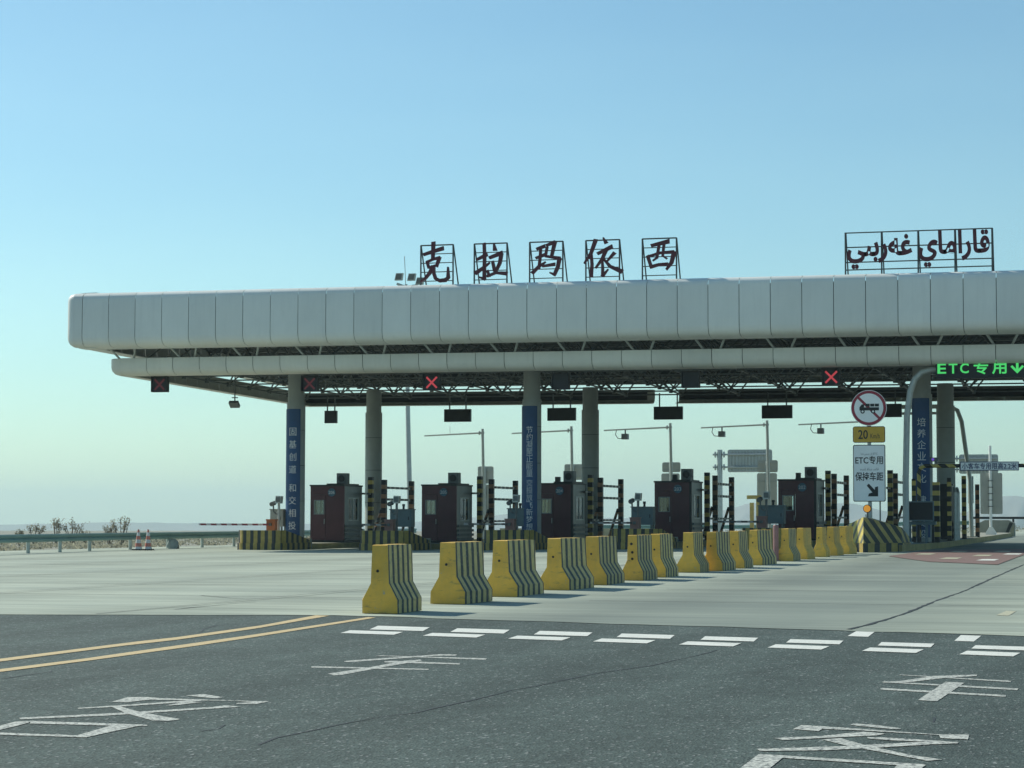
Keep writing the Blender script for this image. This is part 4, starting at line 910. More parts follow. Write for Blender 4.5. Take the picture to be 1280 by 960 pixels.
sign_back(-37.87, 124, [(0, 3.9, 0.95, 1.0), (0, 2.2, 0.95, 2.3)], 0.0, 4.3, "pale sign back on a post right of the second booth from the left")
sign_back(-32.4, 124, [(0, 4.05, 1.5, 0.9), (0, 2.2, 1.5, 2.6)], -0.2, 4.4, "wide pale sign back above the roof of the third booth")
sign_back(-26.95, 124, [(0.05, 4.3, 1.05, 0.56), (0, 2.6, 1.05, 2.7)], 0.0, 4.5, "pale sign back above the roof of the fourth booth")
sign_back(-21.45, 124, [(0.05, 4.33, 1.12, 0.68), (0, 2.9, 1.12, 2.1)], 0.0, 4.6, "tall pale double sign back left of the right-most booth")
# horizontally ribbed direction signs, further off, seen from behind
def ribbed_sign(px, y, x0, x1, z0, z1, ptop, label):
    z = zg(px, y)
    t = thing("direction_sign", label, "direction sign", (px, y, z), "ribbed direction sign backs beyond the gate")
    b = MB(); b.tube([(0, 0, 0), (0, 0, ptop - z)], 0.2, 12); b.build("pole", M_GALV, t, smooth=True)
    for q in (0.22, 0.78):
        zz = z0 + (z1 - z0) * q - z; b = MB(); b.tube([(-0.5, 0, zz), (x1 - px - 0.1, 0, zz)], 0.07, 8); b.build("arm", M_GALV, t)
        b = MB(); b.tube([(0.28, 0, zz), (0.36, 0, zz)], 0.22, 10); b.tube([(-0.36, 0, zz), (-0.28, 0, zz)], 0.22, 10); b.build("flange", M_GALV, t)
    b = MB(); b.prism([(u + (x0 + x1) / 2 - px, v + (z0 + z1) / 2 - z) for u, v in round_rect(x1 - x0, z1 - z0, 0.15)], lambda u, v: (u, 0.16, v), (0, 0.04, 0)); pl_ = b.build("sign_plate", M_SIGNBACK, t)
    n_ = int((x1 - x0) / 0.22)
    for i in range(1, n_):
        xx = x0 - px + (x1 - x0) * i / n_; b = MB(); b.box(xx - 0.045, xx + 0.045, 0.09, 0.158, z0 - z + 0.06, z1 - z - 0.06); b.build("rib", M_STEELL, pl_)
ribbed_sign(-31.1, 160, -30.55, -27.3, 4.78, 6.41, 6.4, "ribbed back of a direction sign on a thick pole left of the right-most booth")
ribbed_sign(-14.5, 160, -14.05, -11.35, 4.60, 5.96, 6.1, "ribbed back of a direction sign behind the height limit board")

# floodlight mast behind the canopy
t = thing("floodlight_mast", "tall slightly leaning floodlight mast rising behind the canopy, left of the roof name", "mast", (-51.3, 150, -0.2))
b = MB(); b.tube([(0, 0, 0), (-0.25, 0, 9.4), (-0.42, 0, 18.2)], [0.2, 0.16, 0.10], 10); b.build("mast", M_STEELL, t, smooth=True)
b = MB(); b.tube([(-0.45, 0, 18.2), (-0.55, 0, 20.2)], 0.025, 5); b.build("lightning_rod", M_STEELL, t)
b = MB(); b.tube([(-1.1, 0, 18.25), (-0.42, -0.1, 18.0), (0.45, 0, 18.1)], 0.09, 6); b.build("lamp_carrier", M_STEELL, t)
for k, (dx, dz) in enumerate(((-0.95, 18.75), (0.0, 18.7), (0.62, 18.4))):
    b = MB(); b.quadbox([(dx - 0.30, -0.16, dz - 0.26), (dx + 0.24, -0.16, dz - 0.26), (dx + 0.24, 0.1, dz - 0.26), (dx - 0.30, 0.1, dz - 0.26), (dx - 0.16, -0.22, dz + 0.24), (dx + 0.34, -0.22, dz + 0.24), (dx + 0.34, 0.05, dz + 0.24), (dx - 0.16, 0.05, dz + 0.24)])
    lh = b.build("lamp_head", M_STEELL, t); b = MB(); b.quadbox([(dx - 0.22, -0.18, dz - 0.2), (dx + 0.2, -0.18, dz - 0.2), (dx + 0.2, -0.17, dz - 0.2), (dx - 0.22, -0.17, dz - 0.2), (dx - 0.12, -0.24, dz + 0.18), (dx + 0.28, -0.24, dz + 0.18), (dx + 0.28, -0.22, dz + 0.18), (dx - 0.12, -0.22, dz + 0.18)]); b.build("lamp_glass", M_STEELD, lh)

# ------------------------------------------------------------------ signs at the ETC island
ZE = zg(-10.7, 84.5)
t = thing("lane_sign", "tall white lane sign with ETC专用 保持车距 and a slanting arrow, above the pointed bumper", "sign", (-10.68, 88.2, ZE + 0.25))
Zt = ZE + 0.25; K = 88.2 / 84.0
def ez(z): return 1.35 + (z - 1.35) * K - Zt           # survey height -> local height
bx_ = -10.67 * K + 10.68
b = MB(); b.tube([(bx_, 0.12, 0), (bx_, 0.12, ez(6.0))], 0.07, 10); b.build("post", M_STEELL, t)
b = MB(); b.tube([(bx_ + 0.4, 0.12, 0), (bx_ + 0.4, 0.12, ez(2.6))], 0.03, 6); b.build("side_post", M_STEELD, t)
h = (4.15 - 2.03) * K; w = 1.20 * K; zc = (ez(4.15) + ez(2.03)) / 2
b = MB(); b.prism([(u + bx_, v + zc) for u, v in round_rect(w, h, 0.07)], lambda u, v: (u, 0, v), (0, 0.035, 0)); pl_ = b.build("white_panel", M_INK, t)
b = MB(); b.prism([(u + bx_, v + zc) for u, v in round_rect(w - 0.06, h - 0.06, 0.055)], lambda u, v: (u, -0.006, v), (0, 0.005, 0)); b.build("panel_face", M_WHITEP, pl_)
def lettering(body, hh, m, par, x_, z_, y_=-0.0085, wmax=None, bold=0.0, sq=None):
    return obj("lettering", text_mesh(body, hh, 0.004, m, wmax, bold, sq), par, (x_, y_, z_))
zt_ = ez(4.15)
lettering("\uFE97\uFEE8\uFEA7\uFEB2\uFEB3 \uFEAF\uFE8E ETC", 0.10, M_GREYINK, pl_, bx_, zt_ - 0.36, wmax=0.95)
lettering("ETC专用", 0.33, M_INK, pl_, bx_, zt_ - 0.60, wmax=1.08, bold=0.016, sq=True)
lettering("\uFEE3\uFEB4\uFE8E \uFED3\uFEE0\uFEB3 \uFEB3\uFE8E\uFED7", 0.10, M_GREYINK, pl_, bx_, zt_ - 0.95, wmax=0.98)
lettering("保持车距", 0.34, M_INK, pl_, bx_, zt_ - 1.24, wmax=1.09, bold=0.016, sq=True)
b = MB(); A = [(-0.20, 0.22), (-0.12, 0.30), (0.11, 0.05), (0.12, 0.16), (0.24, 0.19), (0.24, -0.20), (-0.15, -0.20), (-0.12, -0.09), (0.02, -0.05)]
b.prism([(u + bx_ + 0.1, v + zt_ - 1.82) for u, v in A], lambda u, v: (u, -0.0105, v), (0, 0.004, 0)); b.build("arrow", M_INK, pl_)
h = (4.84 - 4.23) * K; zc = (ez(4.84) + ez(4.23)) / 2
b = MB(); b.prism([(u + bx_, v + zc) for u, v in round_rect(w, h, 0.08)], lambda u, v: (u, 0, v), (0, 0.035, 0)); py_ = b.build("yellow_panel", M_INK, t)
b = MB(); b.prism([(u + bx_, v + zc) for u, v in round_rect(w - 0.05, h - 0.05, 0.06)], lambda u, v: (u, -0.006, v), (0, 0.005, 0)); b.build("panel_face", M_YSIGN, py_)
lettering("20", 0.36, M_INK, py_, bx_ - 0.23, zc, wmax=0.38, bold=0.014, sq=True); lettering("Km/h", 0.19, M_INK, py_, bx_ + 0.24, zc - 0.06, wmax=0.36, sq=True)
zc = ez(5.53); R_ = 0.665 * K
b = MB(); b.disc((bx_ - 0.0, zc), R_, 0, 0.035, 40); pc = b.build("round_panel", M_WHITEP, t)
b = MB(); b.disc((bx_, zc), R_ - 0.02, -0.006, -0.001, 40); b.build("red_disc", M_RSIGN, pc)
b = MB(); b.disc((bx_, zc), R_ - 0.13, -0.0115, -0.0065, 40); b.build("white_disc", M_WHITEP, pc)
b = MB(); s2 = 0.7071; r_ = R_ - 0.12
b.prism([(bx_ - s2 * r_ - 0.035, zc + s2 * r_ - 0.035), (bx_ - s2 * r_ + 0.035, zc + s2 * r_ + 0.035), (bx_ + s2 * r_ + 0.035, zc - s2 * r_ + 0.035), (bx_ + s2 * r_ - 0.035, zc - s2 * r_ - 0.035)], lambda u, v: (u, -0.0145, v), (0, 0.0028, 0)); b.build("slash", M_RSIGN, pc)
b = MB(); yv = -0.0185
def q_(x0, x1, z0, z1): b.box(bx_ + x0, bx_ + x1, yv, yv + 0.003, zc + z0, zc + z1)
q_(-0.36, 0.40, -0.10, 0.02)
for k in range(3): q_(-0.12 + k * 0.18, 0.04 + k * 0.18, 0.05, 0.16)
b.prism([(-0.36, 0.021), (-0.18, 0.021), (-0.18, 0.14), (-0.27, 0.14)], lambda u, v: (bx_ + u, yv, zc + v), (0, 0.003, 0))
b.disc((bx_ - 0.24, zc - 0.14), 0.085, yv - 0.003, yv - 0.0005, 16); b.disc((bx_ + 0.17, zc - 0.14), 0.085, yv - 0.003, yv - 0.0005, 16); b.build("truck_symbol", M_INK, pc)
b = MB()
for q in (-0.24, 0.17): b.disc((bx_ + q, zc - 0.14), 0.04, yv - 0.006, yv - 0.0035, 12)
b.build("wheel_symbol", M_WHITEP, pc)
t = thing("warning_lamp", "round amber warning lamp just below the white lane sign", "warning lamp", (-10.76 * 86 / 84, 86, ZE + 0.02))
zl = 1.35 + (1.77 - 1.35) * 86 / 84 - ZE - 0.02
b = MB(); b.tube([(0, 0.14, 0.6), (0, 0.14, zl)], 0.035, 6); b.tube([(0, 0.14, 0.62), (-0.06, 0.06, zl - 0.22)], 0.02, 5); b.build("lamp_post", M_STEELD, t)
b = MB(); b.tube([(0, 0.16, zl), (0, 0.0, zl)], 0.155, 18); b.build("lamp_body", M_BLACK, t)
b = MB(); b.tube([(0, 0.01, zl), (0, -0.05, zl)], [0.135, 0.125], 18); b.build("lamp_lens", E_AMBER, t)

# bent pipe gantry with the green LED board
t = thing("sign_gantry", "bent grey pipe gantry carrying the black board with green ETC专用 and down arrow", "sign gantry", (-10.0, 90, zg(-10, 90) + 0.25))
zl = zg(-10, 90) + 0.25
pts = [(-10.0, 0.0), (-10.0, 2.94 - zl), (-9.93, 5.5 - zl), (-9.8, 6.45 - zl), (-9.62, 6.95 - zl), (-9.35, 7.22 - zl), (-8.95, 7.33 - zl), (-5.0, 7.3 - zl), (-1.5, 7.25 - zl)]
b = MB(); b.tube([(px + 10, 0.1, pz) for px, pz in pts], 0.125, 12); b.build("bent_pipe", M_STEELL, t, smooth=True)
b = MB(); b.box(-0.26, 0.26, -0.14, 0.34, 0, 0.05); b.build("base_plate", M_STEELL, t)
b = MB(); b.box(-8.74 + 10, -4.3 + 10, -0.34, -0.06, 6.93 - zl, 7.77 - zl); bd = b.build("led_board", M_SCREEN, t)
cxs = [(-8.5, "E"), (-8.06, "T"), (-7.62, "C"), (-6.98, "专"), (-6.27, "用"), (-5.58, "↓")]
for px, ch in cxs:
    hh, ww = (0.40, 0.34) if ch in "ETC" else (0.56, 0.56)
    zc_ = 7.33 - zl if ch in "ETC" else 7.36 - zl
    if ch == "↓":
        b = MB(); b.box(px + 10 - 0.05, px + 10 + 0.05, -0.352, -0.341, zc_ - 0.2, zc_ + 0.28); b.prism([(px + 10, zc_ - 0.27), (px + 10.26, zc_ - 0.0), (px + 10.19, zc_ + 0.06), (px + 10, zc_ - 0.14), (px + 9.81, zc_ + 0.06), (px + 9.74, zc_ - 0.0)], lambda u, v: (u, -0.357, v), (0, 0.004, 0)); b.build("led_arrow", E_GREEN, bd)
    else:
        obj("led_character", text_mesh(ch, hh, 0.008, E_GREEN, ww, 0.02, True), bd, (px + 10, -0.346, zc_))
# second bent pipe at the rear
t = thing("rear_gantry", "bent grey pipe gantry behind the right-most columns, curving down to the right", "sign gantry", (-9.3, 112, zg(-9.3, 112) + 0.25))
zl = zg(-9.3, 112) + 0.25
b = MB(); b.tube([(0.05, 0, 0), (0.0, 0, 3.3 - zl), (-0.38, 0, 6.2 - zl), (-0.58, 0, 6.75 - zl), (-0.95, 0, 6.95 - zl), (-3.4, 0, 6.95 - zl)], 0.11, 10); b.build("bent_pipe", M_STEELL, t, smooth=True)
b = MB(); b.tube([(-0.9, 0, 6.62 - zl), (-3.4, 0, 6.62 - zl)], 0.07, 8); b.build("lower_pipe", M_STEELL, t)
b = MB(); b.box(-0.2, 0.3, -0.2, 0.2, 0, 0.05); b.build("base_plate", M_STEELL, t)

# height-limit pipe with its board
zl = zg(-9.68, 92) + 0.25
t = thing("height_limit_bar", "yellow and black striped height limit pipe with white board 小客车专用限高2.2米", "height limit bar", (-9.68, 92, zl))
b = MB(); b.tube([(0, 0, 0), (0, 0, 2.85), (0.07, 0, 3.02), (0.24, 0, 3.1), (7.2, 0, 3.1)], 0.08, 10); b.build("striped_pipe", M_PIPEST, t, smooth=True)
b = MB(); b.box(-0.16, 0.16, -0.16, 0.16, 0, 0.03); b.build("base_plate", M_STEELD, t)
b = MB(); b.box(1.66, 3.98, -0.14, -0.1, 2.90, 3.26); bd = b.build("limit_board", M_BLUEINK, t)
b = MB(); b.box(1.69, 3.95, -0.147, -0.141, 2.93, 3.23); b.build("board_face", M_WHITEP, bd)
obj("lettering", text_mesh("小客车专用限高2.2米", 0.26, 0.004, M_BLUEINK, 2.16, 0.014, True), bd, (2.82, -0.15, 3.08))
t = thing("overhead_camera", "small violet-lit camera on the striped height limit pipe", "camera", (-9.0, 92, zl + 3.18))
b = MB(); b.box(-0.22, 0.12, -0.12, 0.12, 0.1, 0.26); b.box(-0.05, 0.05, -0.05, 0.05, 0.0, 0.1); b.build("camera_body", M_STEELD, t)
b = MB(); b.disc((-0.1, 0.18), 0.055, -0.135, -0.121, 12); b.build("lens", emis("violet_led", (0.25, 0.12, 0.9), 0.5), t)
# striped posts and equipment of the ETC island
zl0 = 0.25
for i, (x, y, w, hh, m, lab) in enumerate(((-10.05, 93.5, 0.16, 2.6, M_POSTST, "striped post left of the right-most banner column"), (-9.05, 92.6, 0.28, 2.45, M_POSTST, "thick striped post in front of the right-most banner column"), (-8.98, 97.5, 0.17, 2.7, M_POSTST, "slim striped post between the two right-most columns"),
                                           (-9.0, 105, 0.2, 2.9, M_POSTST, "striped post with braces right of the rear right-most column"), (-9.0, 112.5, 0.2, 2.6, M_POSTRD, "worn striped post left of the pale sign back"))):
    t = tag(MB().box(-w / 2, w / 2, -w / 2, w / 2, 0, hh).build("striped_post", m, None, (x, y, zg(x, y) + zl0)), lab, "striped post", "striped posts on the right-most island")
t = thing("machine_cage", "dark equipment cage with pale frame in front of the right-most banner column", "equipment cage", (-9.55, 91.4, zg(-9.5, 91.4) + zl0))
for (x0, x1, z0, z1) in ((-0.5, 0.48, 0.92, 1.62),):
    b = MB(); b.box(x0, x1, -0.04, 0.3, z0, z1); b.build("screen_box", M_SCREEN, t)
    b = MB(); frame_hole(b, 'x', -0.075, -0.041, (x0 - 0.05, x1 + 0.05, z0 - 0.05, z1 + 0.05), 0.05); b.build("pale_frame", M_CABB, t)
b = MB(); b.box(-0.48, 0.58, 0.05, 0.4, 0.72, 0.86); b.build("shelf", M_CABB, t)
for x in (-0.46, -0.12, 0.2, 0.46):
    b = MB(); b.box(x - 0.05, x + 0.05, 0.12, 0.22, 0, 0.72); b.build("leg", M_CABB if x in (0.2, -0.46) else M_BLACK, t)
t = thing("toll_terminal", "dark self-service terminal between the right-most columns with pale side rails", "toll machine", (-9.35, 99.5, zg(-9.4, 99.5) + zl0))
b = MB(); b.box(-0.45, 0.3, 0, 0.9, 0.05, 2.4); b.build("machine_body", M_SCREEN, t)
b = MB(); b.box(-0.5, 0.35, -0.05, 0.95, 2.4, 2.46); b.build("machine_roof", M_BLACK, t)
b = MB(); b.box(-0.36, 0.2, -0.02, -0.002, 1.3, 1.9); b.build("screen", M_BLACK, t)
for dy in (-0.2, 1.1):
    b = MB(); b.tube([(0.44, dy, 0), (0.44, dy, 2.1), (0.40, dy + 0.15, 2.3), (0.40, dy + 0.5, 2.3), (0.44, dy + 0.65, 2.1), (0.44, dy + 0.65, 0)], 0.05, 8); b.build("side_rail", M_GALV, t)
for q in range(3):
    b = MB(); b.box(0.36, 0.46, 0, 1.9, 0.12 + q * 0.26, 0.26 + q * 0.26); b.build("crash_rail", M_STEELD, t)
# white post with sign back on the island's far part
zz = zg(-9.35, 126) + zl0
t = thing("far_sign", "white post with flared foot and pale sign back, right of the right-most columns", "road sign", (-9.36, 126, zz))
k = 126 / 110.0
b = MB(); b.tube([(0, 0, 0.3), (0, 0, 1.35 + (4.93 - 1.35) * k - zz)], 0.075, 10); b.build("post", M_WHITEP, t)
b = MB(); b.prism([(-0.3, 0), (0.3, 0), (0.28, 0.12), (0.09, 0.42), (-0.09, 0.42), (-0.28, 0.12)], lambda u, v: (u, -0.09, v), (0, 0.18, 0)); b.build("flared_foot", M_WHITEP, t)
x0, x1 = -8.62 * k + 9.36, -7.66 * k + 9.36; z0, z1 = 1.35 + (1.86 - 1.35) * k - zz, 1.35 + (3.40 - 1.35) * k - zz
b = MB(); b.prism([(u + (x0 + x1) / 2, v + (z0 + z1) / 2) for u, v in round_rect(x1 - x0 + 0.1, z1 - z0 + 0.5, 0.08)], lambda u, v: (u, 0.09, v), (0, 0.03, 0)); pl_ = b.build("sign_plate", M_SIGNBACK, t)
for q in range(5):
    b = MB(); zz_ = z0 + 0.15 + q * (z1 - z0) / 5; b.box(-0.14, 0.14, -0.085, 0.088, zz_, zz_ + 0.04); b.build("clamp", M_STEELD, t)
b = MB(); b.box(-1.35, -1.05, 0.02, 0.12, z0 + 0.35, z1 + 0.1); b.tube([(-1.2, 0.07, 0), (-1.2, 0.07, z0 + 0.35)], 0.035, 6)
tag(b.build("narrow_sign", M_CABB, None, (-9.36, 127.5, zz)), "narrow grey-blue panel on a thin post left of the pale sign back", "panel")

# ------------------------------------------------------------------ guard rails
def rail(name, pts, label, m=M_RAIL, mp=M_RAILPOST, step=4.0, h=0.74, zf=zg):
    t = thing(name, label, "guardrail", (pts[0][0], pts[0][1], 0), "steel guardrails at the plaza edge")
    ox, oy = pts[0]
    prof = [(0.0, h), (0.05, h - 0.03), (0.05, h - 0.10), (0.0, h - 0.15), (0.05, h - 0.20), (0.05, h - 0.27), (0.0, h - 0.31), (-0.015, h - 0.30), (-0.015, h - 0.01)]
    for a, c in zip(pts, pts[1:]):
        d = Vector((c[0] - a[0], c[1] - a[1])); L_ = d.length; d.normalize(); nrm = Vector((d.y, -d.x))
        if nrm.dot(Vector(a)) > 0: nrm = -nrm
        k_ = max(1, round(L_ / step)); o_ = 0.2
        for i in range(k_):
            p = Vector(a) + d * (L_ * i / k_); q = Vector(a) + d * (L_ * (i + 1) / k_ - 0.02)
            b = MB(); n = len(prof)
            for pp in (p, q): b.v += [(pp.x + nrm.x * u - ox, pp.y + nrm.y * u - oy, v + zf(pp.x, pp.y)) for u, v in prof]
            b.f = [(j, (j + 1) % n, n + (j + 1) % n, n + j) for j in range(n)] + [tuple(range(n)), tuple(range(2 * n - 1, n - 1, -1))]; b.mi = [0] * len(b.f)
            b.build("beam", m, t)
            pp = p - nrm * 0.1; b = MB(); zq = zf(pp.x, pp.y); b.tube([(pp.x - ox, pp.y - oy, zq - 0.2), (pp.x - ox, pp.y - oy, zq + h - 0.04)], 0.075, 8); b.build("post", mp, t)
rail("guardrail", [(-39.4, 40), (-40.6, 62), (-41.4, 74), (-42.6, 84), (-43.5, 101), (-45.2, 118), (-47.5, 140)], "green-grey steel guardrail along the left edge of the plaza")
rail("guardrail", [(-47.5, 171), (-20, 170), (-14, 169)], "far green-grey guardrail seen through the lanes behind the booths", step=6.0, h=0.95, zf=lambda x, y: zg(x, y) - 0.02)
t = thing("dark_rail", "dark thin rail on posts beyond the gate at the right", "rail", (-14, 168, zg(-14, 168)))
b = MB(); b.box(0, 26, -0.05, 0.05, 1.05, 1.22); b.build("beam", M_BLACK, t)
for i in range(9):
    b = MB(); b.box(i * 3.0 + 0.05, i * 3.0 + 0.2, 0.06, 0.16, 0, 1.1); b.build("post", M_BLACK, t)
tag(MB().box(-3.0, 12, 0, 0.4, 0, 0.75).build("concrete_parapet", M_TANW, None, (-46.5, 166, -0.1)), "low pale parapet far behind the middle lanes", "parapet")
# yellow machine posts far behind
t = thing("yellow_machine", "pale yellow machine posts standing far behind, left of the right-most booth", "machine post", (-21.5, 121, zg(-21.5, 121) + 0.0))
for dx, hh in ((-0.25, 2.1), (0.1, 2.3)):
    b = MB(); b.box(dx - 0.1, dx + 0.1, -0.1, 0.1, 0, hh); b.build("post", M_YPOST, t)
b = MB(); b.box(-0.5, 0.25, -0.15, 0.15, 2.3, 2.5); b.build("top_box", M_YPOST, t)

# ------------------------------------------------------------------ concrete barriers
ends = [(-11.02, 30.11), (-11.24, 33.84), (-11.4, 37.26), (-11.41, 40.86), (-11.47, 43.99), (-11.3, 47.08), (-11.35, 49.53), (-11.5, 53.67), (-11.24, 55.3), (-11.19, 58.06), (-11.29, 61.63), (-11.28, 66.91), (-11.24, 69.65), (-11.21, 73.56), (-11.18, 75.68), (-11.2, 78.67)]
# flat-plane survey point -> rising plaza
def settle(x, y):
    t_ = 1.0
    for _ in range(20): t_ = 1 - zg(x * t_, y * t_) / 1.35
    return x * t_, y * t_
BW = [.525, .575, .6, .59, .6, .47, .48, .57, .55, .55, .5, .5, .46, .44, .48, .5]
def barrier_mesh(L_, width, seed):
    r_ = random.Random(seed); hw, H = width / 2, 0.97; tw = hw * 0.43; kw = hw * 0.5
    prof = [(-hw, 0), (-hw, 0.19), (-kw, 0.43), (-tw, H), (tw, H), (kw, 0.43), (hw, 0.19), (hw, 0)]
    bm = bmesh.new(); n = len(prof); rings = []
    ys_ = [0, 0.02] + [L_ * i / 5 for i in range(1, 5)] + [L_ - 0.02, L_]
    for j, y in enumerate(ys_):
        e = 0.985 if j in (0, len(ys_) - 1) else 1.0
        rings.append([bm.verts.new((u * e + r_.uniform(-0.004, 0.004), y, v * (1.0 if e == 1 else 0.99) + (r_.uniform(-0.004, 0.004) if v > 0 else 0))) for u, v in prof])
    for j in range(len(ys_) - 1):
        for i in range(n):
            k = (i + 1) % n; f = bm.faces.new((rings[j][i], rings[j][k], rings[j + 1][k], rings[j + 1][i]))
            f.material_index = 1 if i in (0, 1, 2, 4, 5, 6) and 0 < j < len(ys_) - 2 else 0
    bm.faces.new(rings[0][::-1]); bm.faces.new(rings[-1])
    bmesh.ops.recalc_face_normals(bm, faces=bm.faces)
    me = bpy.data.meshes.new("barrier_block"); bm.to_mesh(me); bm.free()
    me.materials.append(M_YEL); me.materials.append(M_BSTR if seed < 12 else M_YEL); return me
ORD = ["nearest", "second", "third", "fourth", "fifth", "sixth", "seventh", "eighth", "ninth", "tenth", "eleventh"]
for i, (x, y) in enumerate(ends):
    L_ = [1.2, 1.48, 1.92, 1.78, 1.8, 1.44, 1.28, 1.42, 1.72, 1.48, 2.14, 1.72, 1.42, 1.0, 1.8, 1.7][i]
    rz = [0.03, -0.01, 0.025, -0.02, 0.03, 0.0, -0.02, 0.035, -0.01, 0.02, -0.02, 0.03, -0.02, 0.01, 0.02, -0.02][i]
    if i < 11: lab = "%s yellow concrete barrier of the row, black stripes on its right side" % ORD[i]
    else: lab = "yellow concrete barrier beyond the pink bollard, %s from the bollard" % ["first", "second", "third", "fourth", "fifth"][i - 11]
    if i == 5: lab = "yellow concrete barrier with three dark holes one above another in its end face"
    t = thing("concrete_barrier", lab, "barrier", (x + BW[i] / 2, y, zg(x, y) + 0.012), "yellow concrete barriers lining the lane", rz)
    obj("barrier_block", barrier_mesh(L_, BW[i], i), t)
    holes = [(-0.02, 0.62)] if i != 5 else [(-0.02, 0.78), (-0.0, 0.6), (0.0, 0.46)]
    if i == 0: holes = [(-0.03, 0.60)]
    for u, v in holes:
        b = MB(); b.tube([(u, -0.004, v), (u, 0.01, v)], 0.022 if i != 5 else 0.03, 10); b.build("lifting_hole", M_INK, t)
x, y = settle(-12.2, 72.2)
t = thing("pink_bollard", "faded pink round bollard standing in a gap of the barrier row", "bollard", (x, y, zg(x, y) + 0.012))
b = MB(); b.tube([(0, 0, 0), (0, 0, 1.05)], 0.085, 12); b.build("bollard_tube", mat("faded_pink", (0.30, 0.155, 0.15), 0.6, 0, 0.2, 4), t)
b = MB(); b.tube([(0, 0, 1.05), (0, 0, 1.09)], [0.09, 0.05], 12); b.build("cap", mat("faded_pink", (0, 0, 0)), t)
b = MB(); b.box(-0.13, 0.13, -0.13, 0.13, 0, 0.02); b.build("foot_plate", M_STEELD, t)

# ------------------------------------------------------------------ cones, rubble, shrubs
for i, (x, lab) in enumerate(((-41.75, "red and white striped traffic cone by the guardrail, left of the pair"), (-41.42, "red and white striped traffic cone by the guardrail, right of the pair"))):
    t = thing("traffic_cone", lab, "traffic cone", (x, 86.6 + i * 0.25, 0.012), "traffic cones by the guardrail")
    b = MB(); b.box(-0.2, 0.2, -0.2, 0.2, 0, 0.05); b.build("base", M_BLACK, t)
    b = MB(); b.tube([(0, 0, 0.05), (0, 0, 0.12), (0, 0, 0.88)], [0.17, 0.15, 0.035], 14); b.build("cone", M_CONEST, t, smooth=True)
def rock(name, loc, s, seed, m):
    r_ = random.Random(seed); bm = bmesh.new(); bmesh.ops.create_icosphere(bm, subdivisions=2, radius=1)
    for v in bm.verts:
        v.co = Vector((v.co.x * s[0], v.co.y * s[1], max(-0.3, v.co.z) * s[2])) * r_.uniform(0.8, 1.15)
    me = bpy.data.meshes.new(name); bm.to_mesh(me); bm.free(); me.materials.append(m); return obj(name, me, None, loc)
tag(rock("rubble_block", (-42.8, 92.3, 0.11), (0.28, 0.3, 0.36), 5, M_ROCK), "grey broken concrete lump under the guardrail, right of the cones", "rubble")
def shrub(loc, h, w, seed, label, m, dense):
    r_ = random.Random(seed)
    t = thing("shrub", label, "shrub", loc, "thin desert shrubs behind the guardrail")
    st_ = MB(); lf = MB(); tips = []
    for k in range(7):
        a = r_.uniform(0, 6.28); r1 = r_.uniform(0.15, 0.5) * w
        p1 = Vector((math.cos(a) * r1 * 0.5, math.sin(a) * r1 * 0.5, h * r_.uniform(0.3, 0.5))); p2 = Vector((math.cos(a) * r1, math.sin(a) * r1, h * r_.uniform(0.7, 1.0)))
        st_.tube([(0, 0, -0.2), p1, p2], [0.035, 0.025, 0.01], 5); tips += [(p1, p2)]
        for q in range(3):
            f_ = r_.uniform(0.4, 0.9); s0 = p1.lerp(p2, f_); e_ = s0 + Vector((r_.uniform(-1, 1) * 0.25 * w, r_.uniform(-1, 1) * 0.25 * w, r_.uniform(0.05, 0.25) * h)); st_.tube([s0, e_], [0.014, 0.006], 4); tips.append((s0, e_))
    for _ in range(dense):
        a, b_ = r_.choice(tips); p = a.lerp(b_, r_.uniform(0.2, 1.05)) + Vector((r_.gauss(0, 0.07), r_.gauss(0, 0.07), r_.gauss(0, 0.07))) * w
        s_ = r_.uniform(0.03, 0.075); u = Vector((r_.gauss(0, 1), r_.gauss(0, 1), r_.gauss(0, 1))).normalized(); v = u.orthogonal().normalized()
        o = len(lf.v); lf.v += [tuple(p - u * s_), tuple(p + v * s_ * 0.5), tuple(p + u * s_), tuple(p - v * s_ * 0.5)]; lf.f.append((o, o + 1, o + 2, o + 3)); lf.mi.append(0)
    st_.build("stem", M_BARK, t); me = bpy.data.meshes.new("foliage"); me.from_pydata(lf.v, [], lf.f); me.materials.append(m); obj("foliage", me, t)
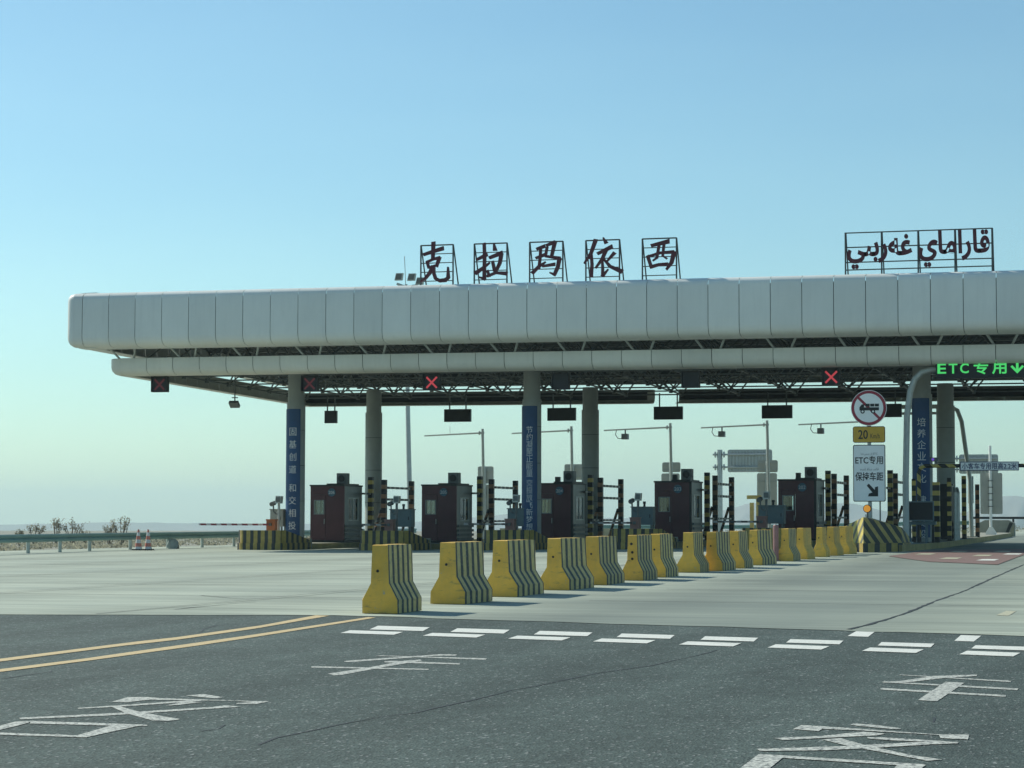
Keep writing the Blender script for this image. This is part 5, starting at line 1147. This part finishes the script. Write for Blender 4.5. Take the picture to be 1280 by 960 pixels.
SH = [(-65.6, 1.0, 0.7, "small faint shrub at the far left edge"), (-64.6, 1.35, 1.2, "bushy round shrub, second from the left edge"), (-63.2, 1.65, 1.2, "taller dark shrub left of centre of the group, spreading at the top"), (-62.1, 1.55, 1.3, "dark shrub leaning to the right"), (-61.2, 0.95, 0.9, "low shrub between two taller ones"), (-59.7, 1.25, 1.0, "small shrub just left of the open-crowned one"), (-58.9, 1.75, 1.3, "open-crowned shrub above the traffic cones")]
for i, (x, h_, w_, lab) in enumerate(SH):
    shrub((x, 120, base_z(x, 120)), h_ * 0.95, w_, 20 + i, lab, M_LEAF if i % 2 else M_LEAF2, 240)
# low scrub: nobody could count it
r_ = random.Random(3); lf = MB()
def scrub(x, y, h_, w_, n):
    z = base_z(x, y)
    for _ in range(n):
        p = Vector((x + r_.gauss(0, w_ * 0.4), y + r_.gauss(0, w_ * 0.4), z + min(abs(r_.gauss(0, 0.45)), 0.85) * h_)); s_ = r_.uniform(0.06, 0.14)
        u = Vector((r_.gauss(0, 0.6), r_.gauss(0, 0.6), r_.gauss(0, 1))).normalized(); v = u.orthogonal().normalized(); o = len(lf.v)
        lf.v += [tuple(p - u * s_), tuple(p + v * s_ * 0.4), tuple(p + u * s_), tuple(p - v * s_ * 0.4)]; lf.f.append((o, o + 1, o + 2, o + 3)); lf.mi.append(0)
for _ in range(420):
    y = r_.uniform(70, 200); x = -46 - (y - 70) * 0.12 - abs(r_.gauss(0, 14)); scrub(x, y, r_.uniform(0.15, 0.42) * (1.4 if x > -52 else 0.8), r_.uniform(0.5, 1.3), 36)
for _ in range(120): scrub(r_.uniform(-52, 10), r_.uniform(175, 240), r_.uniform(0.4, 0.9), r_.uniform(0.6, 1.4), 40)
me = bpy.data.meshes.new("desert_scrub"); me.from_pydata(lf.v, [], lf.f); me.materials.append(M_LEAF2); stuff(obj("desert_scrub", me))

# ------------------------------------------------------------------ haze
hz, nt, b_ = new_mat("haze_air"); nt.nodes.remove(b_)
pv = node(nt, "ShaderNodeVolumePrincipled"); pv.inputs["Color"].default_value = (0.74, 0.965, 1.0, 1); pv.inputs["Density"].default_value = 0.00017; pv.inputs["Anisotropy"].default_value = 0.2
nt.links.new(pv.outputs[0], nt.nodes["Material Output"].inputs["Volume"])
b = MB(); b.box(-9100, 9100, -950, 9100, -110, 120)
stuff(b.build("haze", hz))
